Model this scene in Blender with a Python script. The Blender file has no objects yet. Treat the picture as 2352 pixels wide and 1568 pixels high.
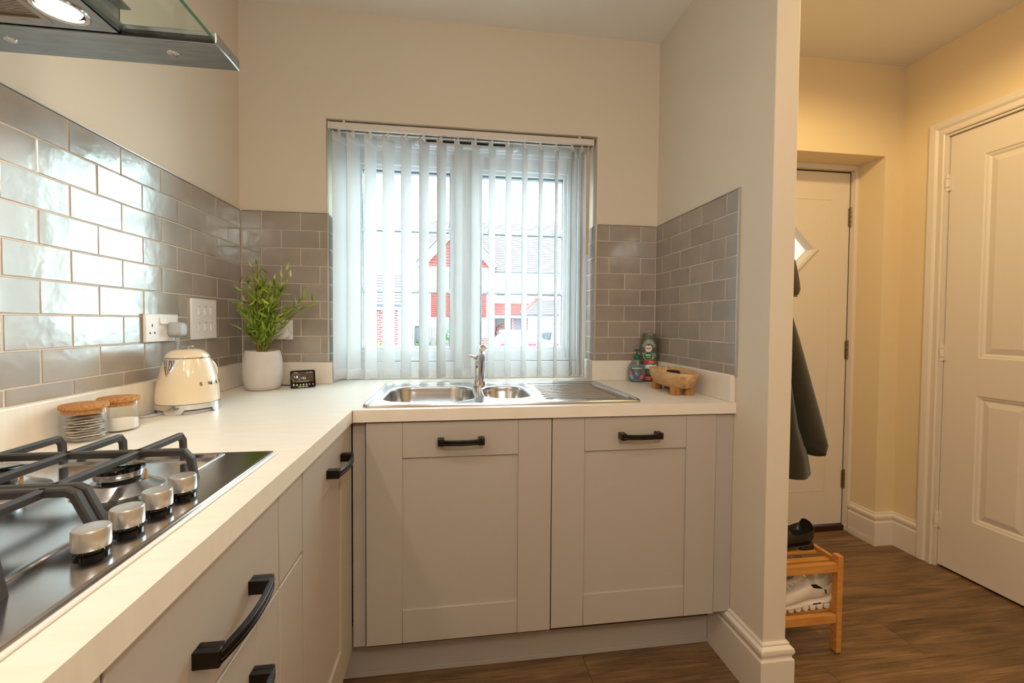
import bpy, bmesh, math, random
from mathutils import Vector, Matrix
from mathutils.geometry import delaunay_2d_cdt
from math import sin, cos, pi, radians, sqrt, atan2

SC = bpy.context.scene
COL = SC.collection
random.seed(7)

# ------------------------------------------------------------------ camera
def setup_camera():
    cd = bpy.data.cameras.new('camera')
    cam = bpy.data.objects.new('camera', cd)
    COL.objects.link(cam)
    yaw, pitch, roll = 0.1379, -0.0270, 0.0070
    f = Vector((sin(yaw)*cos(pitch), cos(yaw)*cos(pitch), sin(pitch)))
    r = Vector((cos(yaw), -sin(yaw), 0.0))
    u = r.cross(f)
    r2 = r*cos(roll) + u*sin(roll)
    u2 = u*cos(roll) - r*sin(roll)
    m = Matrix.Identity(4)
    for i in range(3):
        m[i][0], m[i][1], m[i][2] = r2[i], u2[i], -f[i]
    m.translation = (0.867, -1.903, 1.1754)
    cam.matrix_world = m
    cd.sensor_width = 36.0
    cd.lens = 977.416/2352*36
    cd.shift_x = 0.0001
    cd.shift_y = -0.0071
    cd.clip_start = 0.02
    cd.clip_end = 300
    SC.camera = cam
setup_camera()

# ------------------------------------------------------------------ world, lights, exposure
SKY_STRENGTH = 16.0
EXPOSURE = 0.0
def setup_world():
    w = bpy.data.worlds.new('overcast_sky')
    SC.world = w
    w.use_nodes = True
    bg = w.node_tree.nodes['Background']
    bg.inputs['Color'].default_value = (0.80, 0.96, 1.0, 1)
    bg.inputs['Strength'].default_value = SKY_STRENGTH
    vs = SC.view_settings
    vs.view_transform = 'Standard'
    vs.look = 'None'
    vs.exposure = EXPOSURE
    vs.gamma = 1.0
    vs.use_curve_mapping = False
setup_world()
SC.cycles.transparent_max_bounces = 40

WARM = (1.0, 0.81, 0.60)
AMBER = (1.0, 0.73, 0.34)
def spot(name, loc, energy, color, size=160, blend=0.6, radius=0.03, target=None):
    ld = bpy.data.lights.new(name, 'SPOT')
    ld.energy = energy
    ld.color = color
    ld.spot_size = radians(size)
    ld.spot_blend = blend
    ld.shadow_soft_size = radius
    o = bpy.data.objects.new(name, ld)
    o.location = loc
    if target:
        d = Vector(target) - Vector(loc)
        o.rotation_euler = d.to_track_quat('-Z', 'Y').to_euler()
    COL.objects.link(o)
    return o
for (lx, ly) in ((0.62, -1.75), (1.42, -1.75), (0.62, -3.2), (1.42, -3.2)):
    spot('ceiling_downlight', (lx, ly, 2.47), 9, WARM, 165, 0.5, 0.03)
spot('hall_ceiling_light', (2.42, -0.80, 2.50), 32, AMBER, 170, 0.4, 0.05)
spot('hall_ceiling_light', (2.60, -2.6, 2.50), 10, AMBER, 170, 0.4, 0.05)
def fill_light(loc, energy, color):
    ld = bpy.data.lights.new('added_fill_light', 'POINT')
    ld.energy = energy; ld.color = color; ld.shadow_soft_size = 0.09
    o = bpy.data.objects.new('added_fill_light', ld); o.location = loc
    COL.objects.link(o)
fill_light((1.20, -2.45, 1.98), 30, (1.0, 0.91, 0.80))  # unseen point light added behind the camera to brighten the ceiling

# ------------------------------------------------------------------ mesh helpers
def sl(c):
    return c/12.92 if c <= 0.04045 else ((c+0.055)/1.055)**2.4
def lin(c):
    return tuple(sl(x/255.0) for x in c) + (1.0,)

class MB:
    """collects geometry for ONE mesh object"""
    def __init__(self):
        self.v, self.f, self.s = [], [], []
    def add(self, verts, faces, smooth=False, M=None):
        n = len(self.v)
        for p in verts:
            p = Vector(p)
            self.v.append(tuple(M @ p) if M else tuple(p))
        for fc in faces:
            self.f.append(tuple(n+i for i in fc))
            self.s.append(smooth)
        return self
    def box(self, x0, x1, y0, y1, z0, z1, M=None):
        if x1 < x0: x0, x1 = x1, x0
        if y1 < y0: y0, y1 = y1, y0
        if z1 < z0: z0, z1 = z1, z0
        vs = [(x0,y0,z0),(x1,y0,z0),(x1,y1,z0),(x0,y1,z0),(x0,y0,z1),(x1,y0,z1),(x1,y1,z1),(x0,y1,z1)]
        fs = [(0,3,2,1),(4,5,6,7),(0,1,5,4),(1,2,6,5),(2,3,7,6),(3,0,4,7)]
        return self.add(vs, fs, False, M)
    def loft(self, rings, cap0=True, cap1=True, closed=True, smooth=True, M=None):
        n = len(rings[0]); vs = [p for r in rings for p in r]; fs = []
        for i in range(len(rings)-1):
            for j in range(n if closed else n-1):
                k = (j+1) % n
                fs.append((i*n+j, i*n+k, (i+1)*n+k, (i+1)*n+j))
        if cap0: fs.append(tuple(range(n-1, -1, -1)))
        if cap1: fs.append(tuple((len(rings)-1)*n + j for j in range(n)))
        return self.add(vs, fs, smooth, M)
    def lathe(self, prof, c=(0,0), seg=32, M=None, cap0=True, cap1=True):
        rings = []
        for (r, z) in prof:
            rings.append([(c[0]+r*cos(2*pi*j/seg), c[1]+r*sin(2*pi*j/seg), z) for j in range(seg)])
        return self.loft(rings, cap0, cap1, True, True, M)
    def tube(self, path, r, seg=8, cap=True, M=None, flat=False):
        P = [Vector(p) for p in path]
        rs = r if isinstance(r, (list, tuple)) else [r]*len(P)
        t0 = (P[1]-P[0]).normalized()
        a = Vector((0,0,1)) if abs(t0.z) < 0.9 else Vector((1,0,0))
        nrm = t0.cross(a).normalized()
        rings = []
        for i, p in enumerate(P):
            t = (P[min(i+1, len(P)-1)] - P[max(i-1, 0)]).normalized()
            nrm = (nrm - t*nrm.dot(t))
            if nrm.length < 1e-6: nrm = t.orthogonal()
            nrm.normalize()
            b = t.cross(nrm)
            rings.append([p + (nrm*cos(2*pi*j/seg) + b*sin(2*pi*j/seg))*rs[i] for j in range(seg)])
        return self.loft(rings, cap, cap, True, not flat, M)
    def prism(self, poly, z0, z1, M=None, smooth=False):
        n = len(poly)
        vs = [(x,y,z0) for x,y in poly] + [(x,y,z1) for x,y in poly]
        fs = [tuple(range(n-1,-1,-1)), tuple(range(n,2*n))]
        for i in range(n):
            k = (i+1) % n
            fs.append((i,k,n+k,n+i))
        return self.add(vs, fs, smooth, M)
    def plate(self, outlines, z0, z1, M=None):
        """flat plate with holes: outlines[0] the rim, the others holes"""
        pts, edges = [], []
        for ol in outlines:
            n = len(pts)
            pts += [Vector((p[0], p[1])) for p in ol]
            edges += [(n+i, n+(i+1) % len(ol)) for i in range(len(ol))]
        ov, oe, of, _, _, _ = delaunay_2d_cdt(pts, edges, [], 2, 1e-6)
        vs = [(p.x,p.y,z1) for p in ov] + [(p.x,p.y,z0) for p in ov]
        n = len(ov); fs = []
        def inside(px, py, poly):
            r = False; m = len(poly)
            for i in range(m):
                (xa, ya), (xb, yb) = poly[i][:2], poly[(i+1) % m][:2]
                if (ya > py) != (yb > py) and px < (xb-xa)*(py-ya)/(yb-ya)+xa: r = not r
            return r
        for fc in of:
            cx = sum(ov[i].x for i in fc)/len(fc); cy = sum(ov[i].y for i in fc)/len(fc)
            if not inside(cx, cy, outlines[0]) or any(inside(cx, cy, h) for h in outlines[1:]): continue
            fs.append(tuple(fc)); fs.append(tuple(n+i for i in reversed(fc)))
        self.add(vs, fs, False, M)
        for ol in outlines:
            m = len(ol)
            vs = [(p[0],p[1],z0) for p in ol] + [(p[0],p[1],z1) for p in ol]
            self.add(vs, [(i,(i+1)%m,m+(i+1)%m,m+i) for i in range(m)], False, M)
        return self
    def ball(self, c, r, seg=8, rings=6, M=None):
        r3 = r if isinstance(r,(list,tuple)) else (r,r,r)
        vs = [(c[0],c[1],c[2]-r3[2])]
        for i in range(1, rings):
            a = -pi/2 + pi*i/rings
            for j in range(seg):
                b = 2*pi*j/seg
                vs.append((c[0]+r3[0]*cos(a)*cos(b), c[1]+r3[1]*cos(a)*sin(b), c[2]+r3[2]*sin(a)))
        vs.append((c[0],c[1],c[2]+r3[2]))
        fs = []
        for j in range(seg):
            fs.append((0, 1+(j+1)%seg, 1+j))
        for i in range(rings-2):
            for j in range(seg):
                a = 1+i*seg
                fs.append((a+j, a+(j+1)%seg, a+seg+(j+1)%seg, a+seg+j))
        l = len(vs)-1; a = 1+(rings-2)*seg
        for j in range(seg):
            fs.append((a+j, a+(j+1)%seg, l))
        return self.add(vs, fs, True, M)
    def mesh(self, name, mat, fix=True, angle=40):
        me = bpy.data.meshes.new(name)
        me.from_pydata(self.v, [], self.f)
        me.polygons.foreach_set('use_smooth', self.s)
        if fix:
            bm = bmesh.new(); bm.from_mesh(me)
            bmesh.ops.remove_doubles(bm, verts=bm.verts, dist=1e-6)
            bmesh.ops.recalc_face_normals(bm, faces=bm.faces)
            bm.to_mesh(me); bm.free()
        if any(self.s):
            me.set_sharp_from_angle(angle=radians(angle))
        for m in (mat if isinstance(mat,(list,tuple)) else [mat]):
            me.materials.append(m)
        return me

def wm(o):
    m = o.matrix_basis.copy()
    if o.parent:
        return wm(o.parent) @ o.matrix_parent_inverse @ m
    return m
def put(name, me, parent=None, world=True, bevel=0, seg=2):
    o = bpy.data.objects.new(name, me)
    COL.objects.link(o)
    if parent:
        o.parent = parent
        if world:
            o.matrix_parent_inverse = wm(parent).inverted()
    if bevel:
        b = o.modifiers.new('bevel', 'BEVEL')
        b.width = bevel; b.segments = seg; b.limit_method = 'ANGLE'; b.angle_limit = radians(35)
        b.harden_normals = False
        for p in me.polygons: p.use_smooth = True
        me.set_sharp_from_angle(angle=radians(50))
    return o
def obj(name, mb, mat, parent=None, world=True, bevel=0, seg=2, angle=40, fix=True):
    return put(name, mb.mesh(name, mat, fix, angle), parent, world, bevel, seg)
def thing(name, label, cat, loc=(0,0,0), rz=0, group=None):
    o = bpy.data.objects.new(name, None)
    o.empty_display_size = 0.05
    o.location = loc; o.rotation_euler = (0,0,rz)
    COL.objects.link(o)
    return tag(o, label, cat, group)
def tag(o, label, cat, group=None, kind=None):
    o['label'] = label; o['category'] = cat
    if group: o['group'] = group
    if kind: o['kind'] = kind
    return o
def struct(o):
    o['kind'] = 'structure'
    return o
def sroot(name):
    o = bpy.data.objects.new(name, None)
    o.empty_display_size = 0.05
    COL.objects.link(o)
    o['kind'] = 'structure'
    return o
def dup(o, parent=None):
    c = o.copy(); COL.objects.link(c)
    if parent is not None: c.parent = parent
    for ch in list(o.children):
        dup(ch, c)
    return c
def rrect(x0, x1, y0, y1, r, n=6):
    pts = []
    for (cx, cy, a0) in ((x1-r,y1-r,0),(x0+r,y1-r,90),(x0+r,y0+r,180),(x1-r,y0+r,270)):
        rr = r
        for i in range(n+1):
            a = radians(a0 + 90*i/n)
            pts.append((cx+rr*cos(a), cy+rr*sin(a)))
    return pts
def text_mb(body, size, depth, M, bold=0.0, align='CENTER', squash=1.0):
    cu = bpy.data.curves.new('t', 'FONT')
    cu.body = body; cu.size = size; cu.extrude = depth/2; cu.align_x = align; cu.align_y = 'CENTER'
    cu.offset = bold; cu.resolution_u = 3
    o = bpy.data.objects.new('t', cu)
    COL.objects.link(o)
    dg = bpy.context.evaluated_depsgraph_get()
    me = bpy.data.meshes.new_from_object(o.evaluated_get(dg))
    mb = MB()
    mb.add([(v.co.x*squash, v.co.y, v.co.z) for v in me.vertices], [tuple(p.vertices) for p in me.polygons], False, M)
    bpy.data.objects.remove(o); bpy.data.curves.remove(cu); bpy.data.meshes.remove(me)
    return mb
def basis(o, x, y, z):
    x, y, z = Vector(x).normalized(), Vector(y).normalized(), Vector(z).normalized()
    m = Matrix.Identity(4)
    for i in range(3):
        m[i][0], m[i][1], m[i][2] = x[i], y[i], z[i]
    m.translation = o
    return m
XZ = Matrix(((1,0,0,0),(0,0,1,0),(0,1,0,0),(0,0,0,1)))     # (a, b, t) -> (a, t, b)
YZ = Matrix(((0,0,1,0),(1,0,0,0),(0,1,0,0),(0,0,0,1)))     # (a, b, t) -> (t, a, b)

# ------------------------------------------------------------------ materials
def mat(name, col, rough=0.5, metal=0.0, spec=0.5, coat=0.0, coatr=0.03, ior=1.5, emit=None, estr=0.0,
        var=None, col2=None, bump=None, stretch=(1,1,1), objrand=0.0, aniso=0.0, alpha=1.0, coords='Object', sheen=0.0, coatior=1.5, stint=(1.0, 1.0, 1.0), rvar=None):
    m = bpy.data.materials.new(name); m.use_nodes = True
    nt = m.node_tree; N = nt.nodes; L = nt.links
    b = N['Principled BSDF']
    c = lin(col)
    b.inputs['Base Color'].default_value = c
    b.inputs['Roughness'].default_value = rough
    b.inputs['Metallic'].default_value = metal
    b.inputs['Specular IOR Level'].default_value = spec
    b.inputs['IOR'].default_value = ior
    b.inputs['Coat Weight'].default_value = coat
    b.inputs['Coat Roughness'].default_value = coatr
    b.inputs['Coat IOR'].default_value = coatior
    b.inputs['Specular Tint'].default_value = stint + (1.0,)
    b.inputs['Anisotropic'].default_value = aniso
    b.inputs['Alpha'].default_value = alpha
    if sheen: b.inputs['Sheen Weight'].default_value = sheen
    if emit:
        b.inputs['Emission Color'].default_value = lin(emit)
        b.inputs['Emission Strength'].default_value = estr
    vec = None
    if var or bump:
        tc = N.new('ShaderNodeTexCoord'); mp = N.new('ShaderNodeMapping')
        mp.inputs['Scale'].default_value = stretch
        L.new(tc.outputs[coords], mp.inputs['Vector'])
        vec = mp.outputs['Vector']
        if objrand:
            oi = N.new('ShaderNodeObjectInfo'); mu = N.new('ShaderNodeMath'); mu.operation = 'MULTIPLY'
            mu.inputs[1].default_value = 37.0
            L.new(oi.outputs['Random'], mu.inputs[0])
            va = N.new('ShaderNodeVectorMath'); va.operation = 'ADD'
            L.new(vec, va.inputs[0]); L.new(mu.outputs[0], va.inputs[1])
            vec = va.outputs[0]
    cs = None
    if var:
        no = N.new('ShaderNodeTexNoise'); no.inputs['Scale'].default_value = var[0]; no.inputs['Detail'].default_value = 5
        L.new(vec, no.inputs['Vector'])
        mr = N.new('ShaderNodeMapRange')
        mr.inputs['From Min'].default_value = 0.5-var[1]; mr.inputs['From Max'].default_value = 0.5+var[1]
        L.new(no.outputs['Fac'], mr.inputs['Value'])
        mx = N.new('ShaderNodeMix'); mx.data_type = 'RGBA'
        mx.inputs['A'].default_value = c; mx.inputs['B'].default_value = lin(col2)
        L.new(mr.outputs['Result'], mx.inputs['Factor'])
        cs = mx.outputs['Result']
    if objrand:
        oi2 = N.new('ShaderNodeObjectInfo')
        hs = N.new('ShaderNodeHueSaturation')
        mr2 = N.new('ShaderNodeMapRange')
        mr2.inputs['To Min'].default_value = 1-objrand; mr2.inputs['To Max'].default_value = 1+objrand
        L.new(oi2.outputs['Random'], mr2.inputs['Value']); L.new(mr2.outputs['Result'], hs.inputs['Value'])
        if cs: L.new(cs, hs.inputs['Color'])
        else: hs.inputs['Color'].default_value = c
        cs = hs.outputs['Color']
    if cs: L.new(cs, b.inputs['Base Color'])
    if rvar:
        rn = N.new('ShaderNodeTexNoise'); rn.inputs['Scale'].default_value = 16; rn.inputs['Detail'].default_value = 2
        rmp = N.new('ShaderNodeMapping'); rmp.inputs['Scale'].default_value = (1.0, 0.45, 1.0)
        L.new(vec, rmp.inputs['Vector']); L.new(rmp.outputs[0], rn.inputs['Vector'])
        rr = N.new('ShaderNodeMapRange')
        rr.inputs['From Min'].default_value = 0.25; rr.inputs['From Max'].default_value = 0.75
        rr.inputs['To Min'].default_value = rvar[0]; rr.inputs['To Max'].default_value = rvar[1]
        L.new(rn.outputs['Fac'], rr.inputs['Value']); L.new(rr.outputs[0], b.inputs['Roughness'])
    if bump:
        nb = N.new('ShaderNodeTexNoise'); nb.inputs['Scale'].default_value = bump[0]; nb.inputs['Detail'].default_value = bump[3] if len(bump) > 3 else 3
        L.new(vec, nb.inputs['Vector'])
        bp = N.new('ShaderNodeBump'); bp.inputs['Strength'].default_value = bump[1]; bp.inputs['Distance'].default_value = bump[2]
        L.new(nb.outputs['Fac'], bp.inputs['Height'])
        L.new(bp.outputs['Normal'], b.inputs['Normal'])
        if coat: L.new(bp.outputs['Normal'], b.inputs['Coat Normal'])
    return m
def thin_glass(name, tint, refl=1.0, rough=0.0, ior=1.5):
    m = bpy.data.materials.new(name); m.use_nodes = True
    nt = m.node_tree; N = nt.nodes; L = nt.links
    N.remove(N['Principled BSDF'])
    out = N['Material Output']
    tr = N.new('ShaderNodeBsdfTransparent'); tr.inputs['Color'].default_value = lin(tint)
    gl = N.new('ShaderNodeBsdfGlossy'); gl.inputs['Roughness'].default_value = rough
    fr = N.new('ShaderNodeFresnel'); fr.inputs['IOR'].default_value = ior
    mu = N.new('ShaderNodeMath'); mu.operation = 'MULTIPLY'; mu.inputs[1].default_value = refl
    mx = N.new('ShaderNodeMixShader')
    ge = N.new('ShaderNodeNewGeometry'); mi = N.new('ShaderNodeMapRange')
    mi.inputs['To Min'].default_value = ior; mi.inputs['To Max'].default_value = 1/ior
    L.new(ge.outputs['Backfacing'], mi.inputs['Value']); L.new(mi.outputs[0], fr.inputs['IOR'])
    L.new(fr.outputs[0], mu.inputs[0]); L.new(mu.outputs[0], mx.inputs[0])
    L.new(tr.outputs[0], mx.inputs[1]); L.new(gl.outputs[0], mx.inputs[2])
    L.new(mx.outputs[0], out.inputs['Surface'])
    return m
def fabric_translucent(name, col, t=0.45):
    m = bpy.data.materials.new(name); m.use_nodes = True
    nt = m.node_tree; N = nt.nodes; L = nt.links
    N.remove(N['Principled BSDF'])
    out = N['Material Output']
    d = N.new('ShaderNodeBsdfDiffuse'); d.inputs['Color'].default_value = lin(col)
    tl = N.new('ShaderNodeBsdfTranslucent'); tl.inputs['Color'].default_value = lin(col)
    no = N.new('ShaderNodeTexNoise'); no.inputs['Scale'].default_value = 900
    tc = N.new('ShaderNodeTexCoord'); L.new(tc.outputs['Object'], no.inputs['Vector'])
    bp = N.new('ShaderNodeBump'); bp.inputs['Strength'].default_value = 0.25; bp.inputs['Distance'].default_value = 0.0005
    L.new(no.outputs['Fac'], bp.inputs['Height']); L.new(bp.outputs['Normal'], d.inputs['Normal'])
    mx = N.new('ShaderNodeMixShader'); mx.inputs[0].default_value = t
    L.new(d.outputs[0], mx.inputs[1]); L.new(tl.outputs[0], mx.inputs[2])
    L.new(mx.outputs[0], out.inputs['Surface'])
    return m
def wood_floor():
    m = bpy.data.materials.new('oak_floor'); m.use_nodes = True
    nt = m.node_tree; N = nt.nodes; L = nt.links
    b = N['Principled BSDF']
    tc = N.new('ShaderNodeTexCoord'); mp = N.new('ShaderNodeMapping'); mp.inputs['Scale'].default_value = (1.1, 9, 1)
    oi = N.new('ShaderNodeObjectInfo'); mu = N.new('ShaderNodeMath'); mu.operation = 'MULTIPLY'; mu.inputs[1].default_value = 53
    va = N.new('ShaderNodeVectorMath'); va.operation = 'ADD'
    L.new(tc.outputs['Object'], mp.inputs['Vector']); L.new(oi.outputs['Random'], mu.inputs[0])
    L.new(mp.outputs[0], va.inputs[0]); L.new(mu.outputs[0], va.inputs[1])
    n1 = N.new('ShaderNodeTexNoise'); n1.inputs['Scale'].default_value = 2.2; n1.inputs['Detail'].default_value = 8; n1.inputs['Roughness'].default_value = 0.65; n1.inputs['Distortion'].default_value = 0.9
    L.new(va.outputs[0], n1.inputs['Vector'])
    mp2 = N.new('ShaderNodeMapping'); mp2.inputs['Scale'].default_value = (1, 9, 1)
    L.new(va.outputs[0], mp2.inputs['Vector'])
    n2 = N.new('ShaderNodeTexNoise'); n2.inputs['Scale'].default_value = 5; n2.inputs['Detail'].default_value = 6
    L.new(mp2.outputs[0], n2.inputs['Vector'])
    ad = N.new('ShaderNodeMath'); ad.operation = 'MULTIPLY_ADD'; ad.inputs[1].default_value = 0.5
    L.new(n2.outputs['Fac'], ad.inputs[0])
    sc = N.new('ShaderNodeMath'); sc.operation = 'MULTIPLY'; sc.inputs[1].default_value = 0.62
    L.new(n1.outputs['Fac'], sc.inputs[0]); L.new(sc.outputs[0], ad.inputs[2])
    cr = N.new('ShaderNodeValToRGB')
    e = cr.color_ramp.elements
    e[0].position = 0.36; e[0].color = lin((70, 52, 34))
    e[1].position = 0.76; e[1].color = lin((172, 134, 92))
    k = e.new(0.55); k.color = lin((118, 90, 60))
    L.new(ad.outputs[0], cr.inputs[0])
    hs = N.new('ShaderNodeHueSaturation')
    mr = N.new('ShaderNodeMapRange'); mr.inputs['To Min'].default_value = 0.86; mr.inputs['To Max'].default_value = 1.12
    L.new(oi.outputs['Random'], mr.inputs['Value']); L.new(mr.outputs[0], hs.inputs['Value']); L.new(cr.outputs[0], hs.inputs['Color'])
    L.new(hs.outputs[0], b.inputs['Base Color'])
    b.inputs['Roughness'].default_value = 0.42
    bp = N.new('ShaderNodeBump'); bp.inputs['Strength'].default_value = 0.35; bp.inputs['Distance'].default_value = 0.001
    L.new(ad.outputs[0], bp.inputs['Height']); L.new(bp.outputs[0], b.inputs['Normal'])
    return m
def brick_mat(name, c1, c2, mortar, scale=1.0, bw=0.225, rh=0.075):
    m = bpy.data.materials.new(name); m.use_nodes = True
    nt = m.node_tree; N = nt.nodes; L = nt.links
    b = N['Principled BSDF']
    tc = N.new('ShaderNodeTexCoord'); mp = N.new('ShaderNodeMapping'); mp.inputs['Rotation'].default_value = (radians(-90), 0, 0)
    L.new(tc.outputs['Object'], mp.inputs['Vector'])
    bt = N.new('ShaderNodeTexBrick')
    bt.inputs['Color1'].default_value = lin(c1); bt.inputs['Color2'].default_value = lin(c2); bt.inputs['Mortar'].default_value = lin(mortar)
    bt.inputs['Scale'].default_value = scale; bt.inputs['Brick Width'].default_value = bw; bt.inputs['Row Height'].default_value = rh
    bt.inputs['Mortar Size'].default_value = 0.01
    L.new(mp.outputs[0], bt.inputs['Vector'])
    L.new(bt.outputs['Color'], b.inputs['Base Color'])
    b.inputs['Roughness'].default_value = 0.9
    return m

paint_kitchen = mat('cream_wall_paint', (226, 214, 196), 0.75, spec=0.25, bump=(260, 0.05, 0.001))
paint_hall = mat('magnolia_hall_paint', (236, 216, 178), 0.75, spec=0.25, bump=(260, 0.05, 0.001))
paint_ceiling = mat('ceiling_paint', (240, 236, 230), 0.85, spec=0.2)
white_wood = mat('satin_white_paint', (233, 222, 208), 0.38, spec=0.5)
door_paint = mat('front_door_grain', (232, 220, 205), 0.5, bump=(30, 0.15, 0.001), stretch=(8, 8, 0.6))
grout = mat('grout', (214, 201, 188), 0.9)
tile_mat = mat('taupe_glazed_tile', (172, 156, 143), 0.22, spec=0.9, coat=0.2, coatr=0.10, ior=1.60, stint=(0.84, 1.0, 1.0), rvar=(0.15, 0.25),
               var=(9, 0.28, ), col2=(148, 137, 129), bump=(16, 0.22, 0.006, 3), objrand=0.07)
trim_mat = mat('tile_trim', (206, 204, 204), 0.3, metal=0.8)
worktop_mat = mat('cream_worktop', (240, 233, 222), 0.36, spec=0.5, var=(14, 0.3), col2=(232, 223, 210), bump=(60, 0.10, 0.001, 5), stretch=(1, 5, 1))
cab_mat = mat('taupe_cabinet_paint', (184, 175, 166), 0.45, spec=0.4)
carcass_mat = mat('dark_carcass', (70, 60, 52), 0.8)
gunmetal = mat('gunmetal', (62, 57, 54), 0.30, metal=0.9, var=(30, 0.3), col2=(40, 36, 34))
chrome = mat('chrome', (225, 225, 228), 0.07, metal=1.0)
steel = mat('brushed_steel', (190, 190, 192), 0.26, metal=1.0, bump=(40, 0.06, 0.0005, 4), stretch=(1, 14, 1))
steel_dark = mat('satin_hob_steel', (196, 196, 198), 0.15, metal=1.0, bump=(50, 0.05, 0.0004, 4), stretch=(14, 1, 1))
sink_steel = mat('sink_steel', (205, 206, 208), 0.20, metal=1.0, bump=(120, 0.04, 0.0004, 3))
hood_steel = mat('hood_steel', (182, 186, 188), 0.33, metal=1.0, var=(14, 0.25), col2=(150, 155, 158), stretch=(1, 6, 1))
knob_steel = mat('knob_silver', (196, 190, 184), 0.35, metal=0.85)
iron = mat('cast_iron', (58, 55, 53), 0.55, spec=0.4, bump=(220, 0.35, 0.0006, 3))
black_plastic = mat('black_plastic', (18, 18, 19), 0.35)
black_gloss = mat('black_gloss', (10, 10, 11), 0.08)
white_plastic = mat('white_plastic', (236, 232, 228), 0.28)
grey_plastic = mat('pale_grey_plastic', (186, 188, 192), 0.4)
upvc = mat('white_upvc', (232, 236, 240), 0.28)
gasket = mat('rubber_gasket', (122, 130, 138), 0.6)
slat_fabric = fabric_translucent('blind_fabric', (230, 231, 231), 0.22)
rail_mat = mat('blind_rail', (226, 218, 210), 0.4)
wand_mat = mat('blind_wand', (214, 190, 160), 0.45)
glass_window = thin_glass('window_glass', (252, 255, 255), 0.7)
glass_jar = thin_glass('jar_glass', (254, 255, 255), 0.8)
glass_hood = thin_glass('hood_glass', (246, 252, 249), 0.7)
glass_edge = mat('glass_edge_green', (44, 104, 88), 0.1, spec=0.8)
frost_glow = mat('frosted_pane_glow', (235, 245, 248), 0.4, emit=(215, 240, 240), estr=0.75, var=(16, 0.10), col2=(150, 176, 176))  # emission stands in for daylight coming through the pane
cork = mat('cork', (204, 150, 92), 0.85, var=(260, 0.2), col2=(150, 96, 48), bump=(200, 0.4, 0.001))
tea_paper = mat('tea_bag_paper', (226, 218, 208), 0.8, var=(120, 0.2), col2=(176, 160, 146), bump=(160, 0.5, 0.002))
sugar_mat = mat('white_sugar', (240, 234, 226), 0.7, bump=(900, 0.5, 0.001))
cream_enamel = mat('cream_enamel', (240, 224, 194), 0.12, spec=0.6, coat=0.8)
letter_chrome = mat('letter_chrome', (120, 110, 100), 0.12, metal=1.0)
pot_mat = mat('speckled_stoneware', (216, 208, 200), 0.75, var=(20, 0.3), col2=(208, 199, 190), bump=(90, 0.15, 0.001))
leaf_mat = mat('bamboo_leaf', (158, 176, 62), 0.45, spec=0.4, objrand=0.38, var=(9, 0.3), col2=(104, 138, 44))
leaf_light = mat('young_bamboo_leaf', (176, 198, 84), 0.42, spec=0.4, objrand=0.25)
stem_mat = mat('green_stem', (130, 140, 50), 0.6)
cane_mat = mat('brown_cane', (160, 110, 50), 0.7, var=(60, 0.2), col2=(110, 120, 50))
soil_mat = mat('dark_soil', (64, 50, 38), 0.95, bump=(120, 0.8, 0.004))
screen_mat = mat('meter_screen', (72, 54, 40), 0.15, emit=(80, 60, 45), estr=0.25)
screen_ink = mat('screen_ink', (214, 214, 224), 0.5, emit=(214, 214, 224), estr=0.4)
led_green = mat('green_led', (140, 230, 40), 0.4, emit=(150, 240, 40), estr=1.0)
led_amber = mat('pale_led', (240, 205, 195), 0.4, emit=(240, 205, 195), estr=0.6)
ink_green = mat('leaf_green_ink', (86, 150, 40), 0.5)
teal_wood = mat('pale_carved_wood', (218, 182, 130), 0.6, var=(11, 0.18), col2=(184, 134, 84), bump=(60, 0.2, 0.001), stretch=(5, 1, 5))
teal_wood2 = mat('wood_legs', (200, 150, 86), 0.6, var=(14, 0.22), col2=(140, 84, 36), stretch=(5, 5, 1))
bamboo = mat('bamboo_wood', (222, 160, 82), 0.5, var=(10, 0.25), col2=(196, 128, 56), stretch=(1, 8, 8))
soap_clear = thin_glass('clear_soap_bottle', (236, 240, 244), 1.0, 0.02)
soap_liquid = mat('soap_liquid', (150, 162, 178), 0.25, alpha=0.55)
green_clear = mat('green_dish_soap', (92, 104, 84), 0.12, coat=0.6, alpha=0.8)
pump_green = mat('pump_green', (10, 92, 66), 0.3)
lab_green = mat('label_green', (22, 106, 52), 0.4)
lab_dark = mat('label_dark_green', (14, 66, 34), 0.4)
lab_red = mat('label_red', (216, 34, 36), 0.4)
lab_white = mat('label_white', (238, 236, 230), 0.4)
lab_silver = mat('label_silver', (190, 200, 196), 0.25, metal=0.7)
lab_orange = mat('label_orange', (240, 104, 40), 0.4)
lab_coral = mat('label_coral', (224, 70, 66), 0.4)
lab_blue = mat('label_blue', (138, 172, 206), 0.4)
lab_navy = mat('label_slate', (78, 92, 120), 0.4)
coat_mat = mat('olive_wool', (54, 50, 34), 0.95, bump=(420, 0.5, 0.001), sheen=0.2, var=(14, 0.25), col2=(44, 40, 27))
black_leather = mat('black_leather', (30, 27, 24), 0.38, bump=(160, 0.15, 0.0006), var=(20, 0.25), col2=(44, 40, 36))
shoe_in = mat('shoe_lining', (14, 12, 11), 0.9)
sneaker_mat = mat('sneaker_knit', (226, 214, 200), 0.75, bump=(300, 0.3, 0.0008))
sneaker_sole = mat('sneaker_sole', (234, 224, 212), 0.5)
red_dot = mat('red_dot', (196, 12, 20), 0.3)
seal_mat = mat('clear_sealant', (226, 224, 220), 0.25)
dark_brown = mat('brown_sill', (58, 30, 20), 0.35)
hinge_steel = mat('hinge_steel', (150, 140, 124), 0.35, metal=0.9)
lamp_glow = mat('lamp_glow', (255, 240, 215), 0.4, emit=(255, 236, 205), estr=14)
filter_mat = mat('mesh_filter', (176, 168, 156), 0.4, metal=0.8)
floor_mat = wood_floor()
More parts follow.
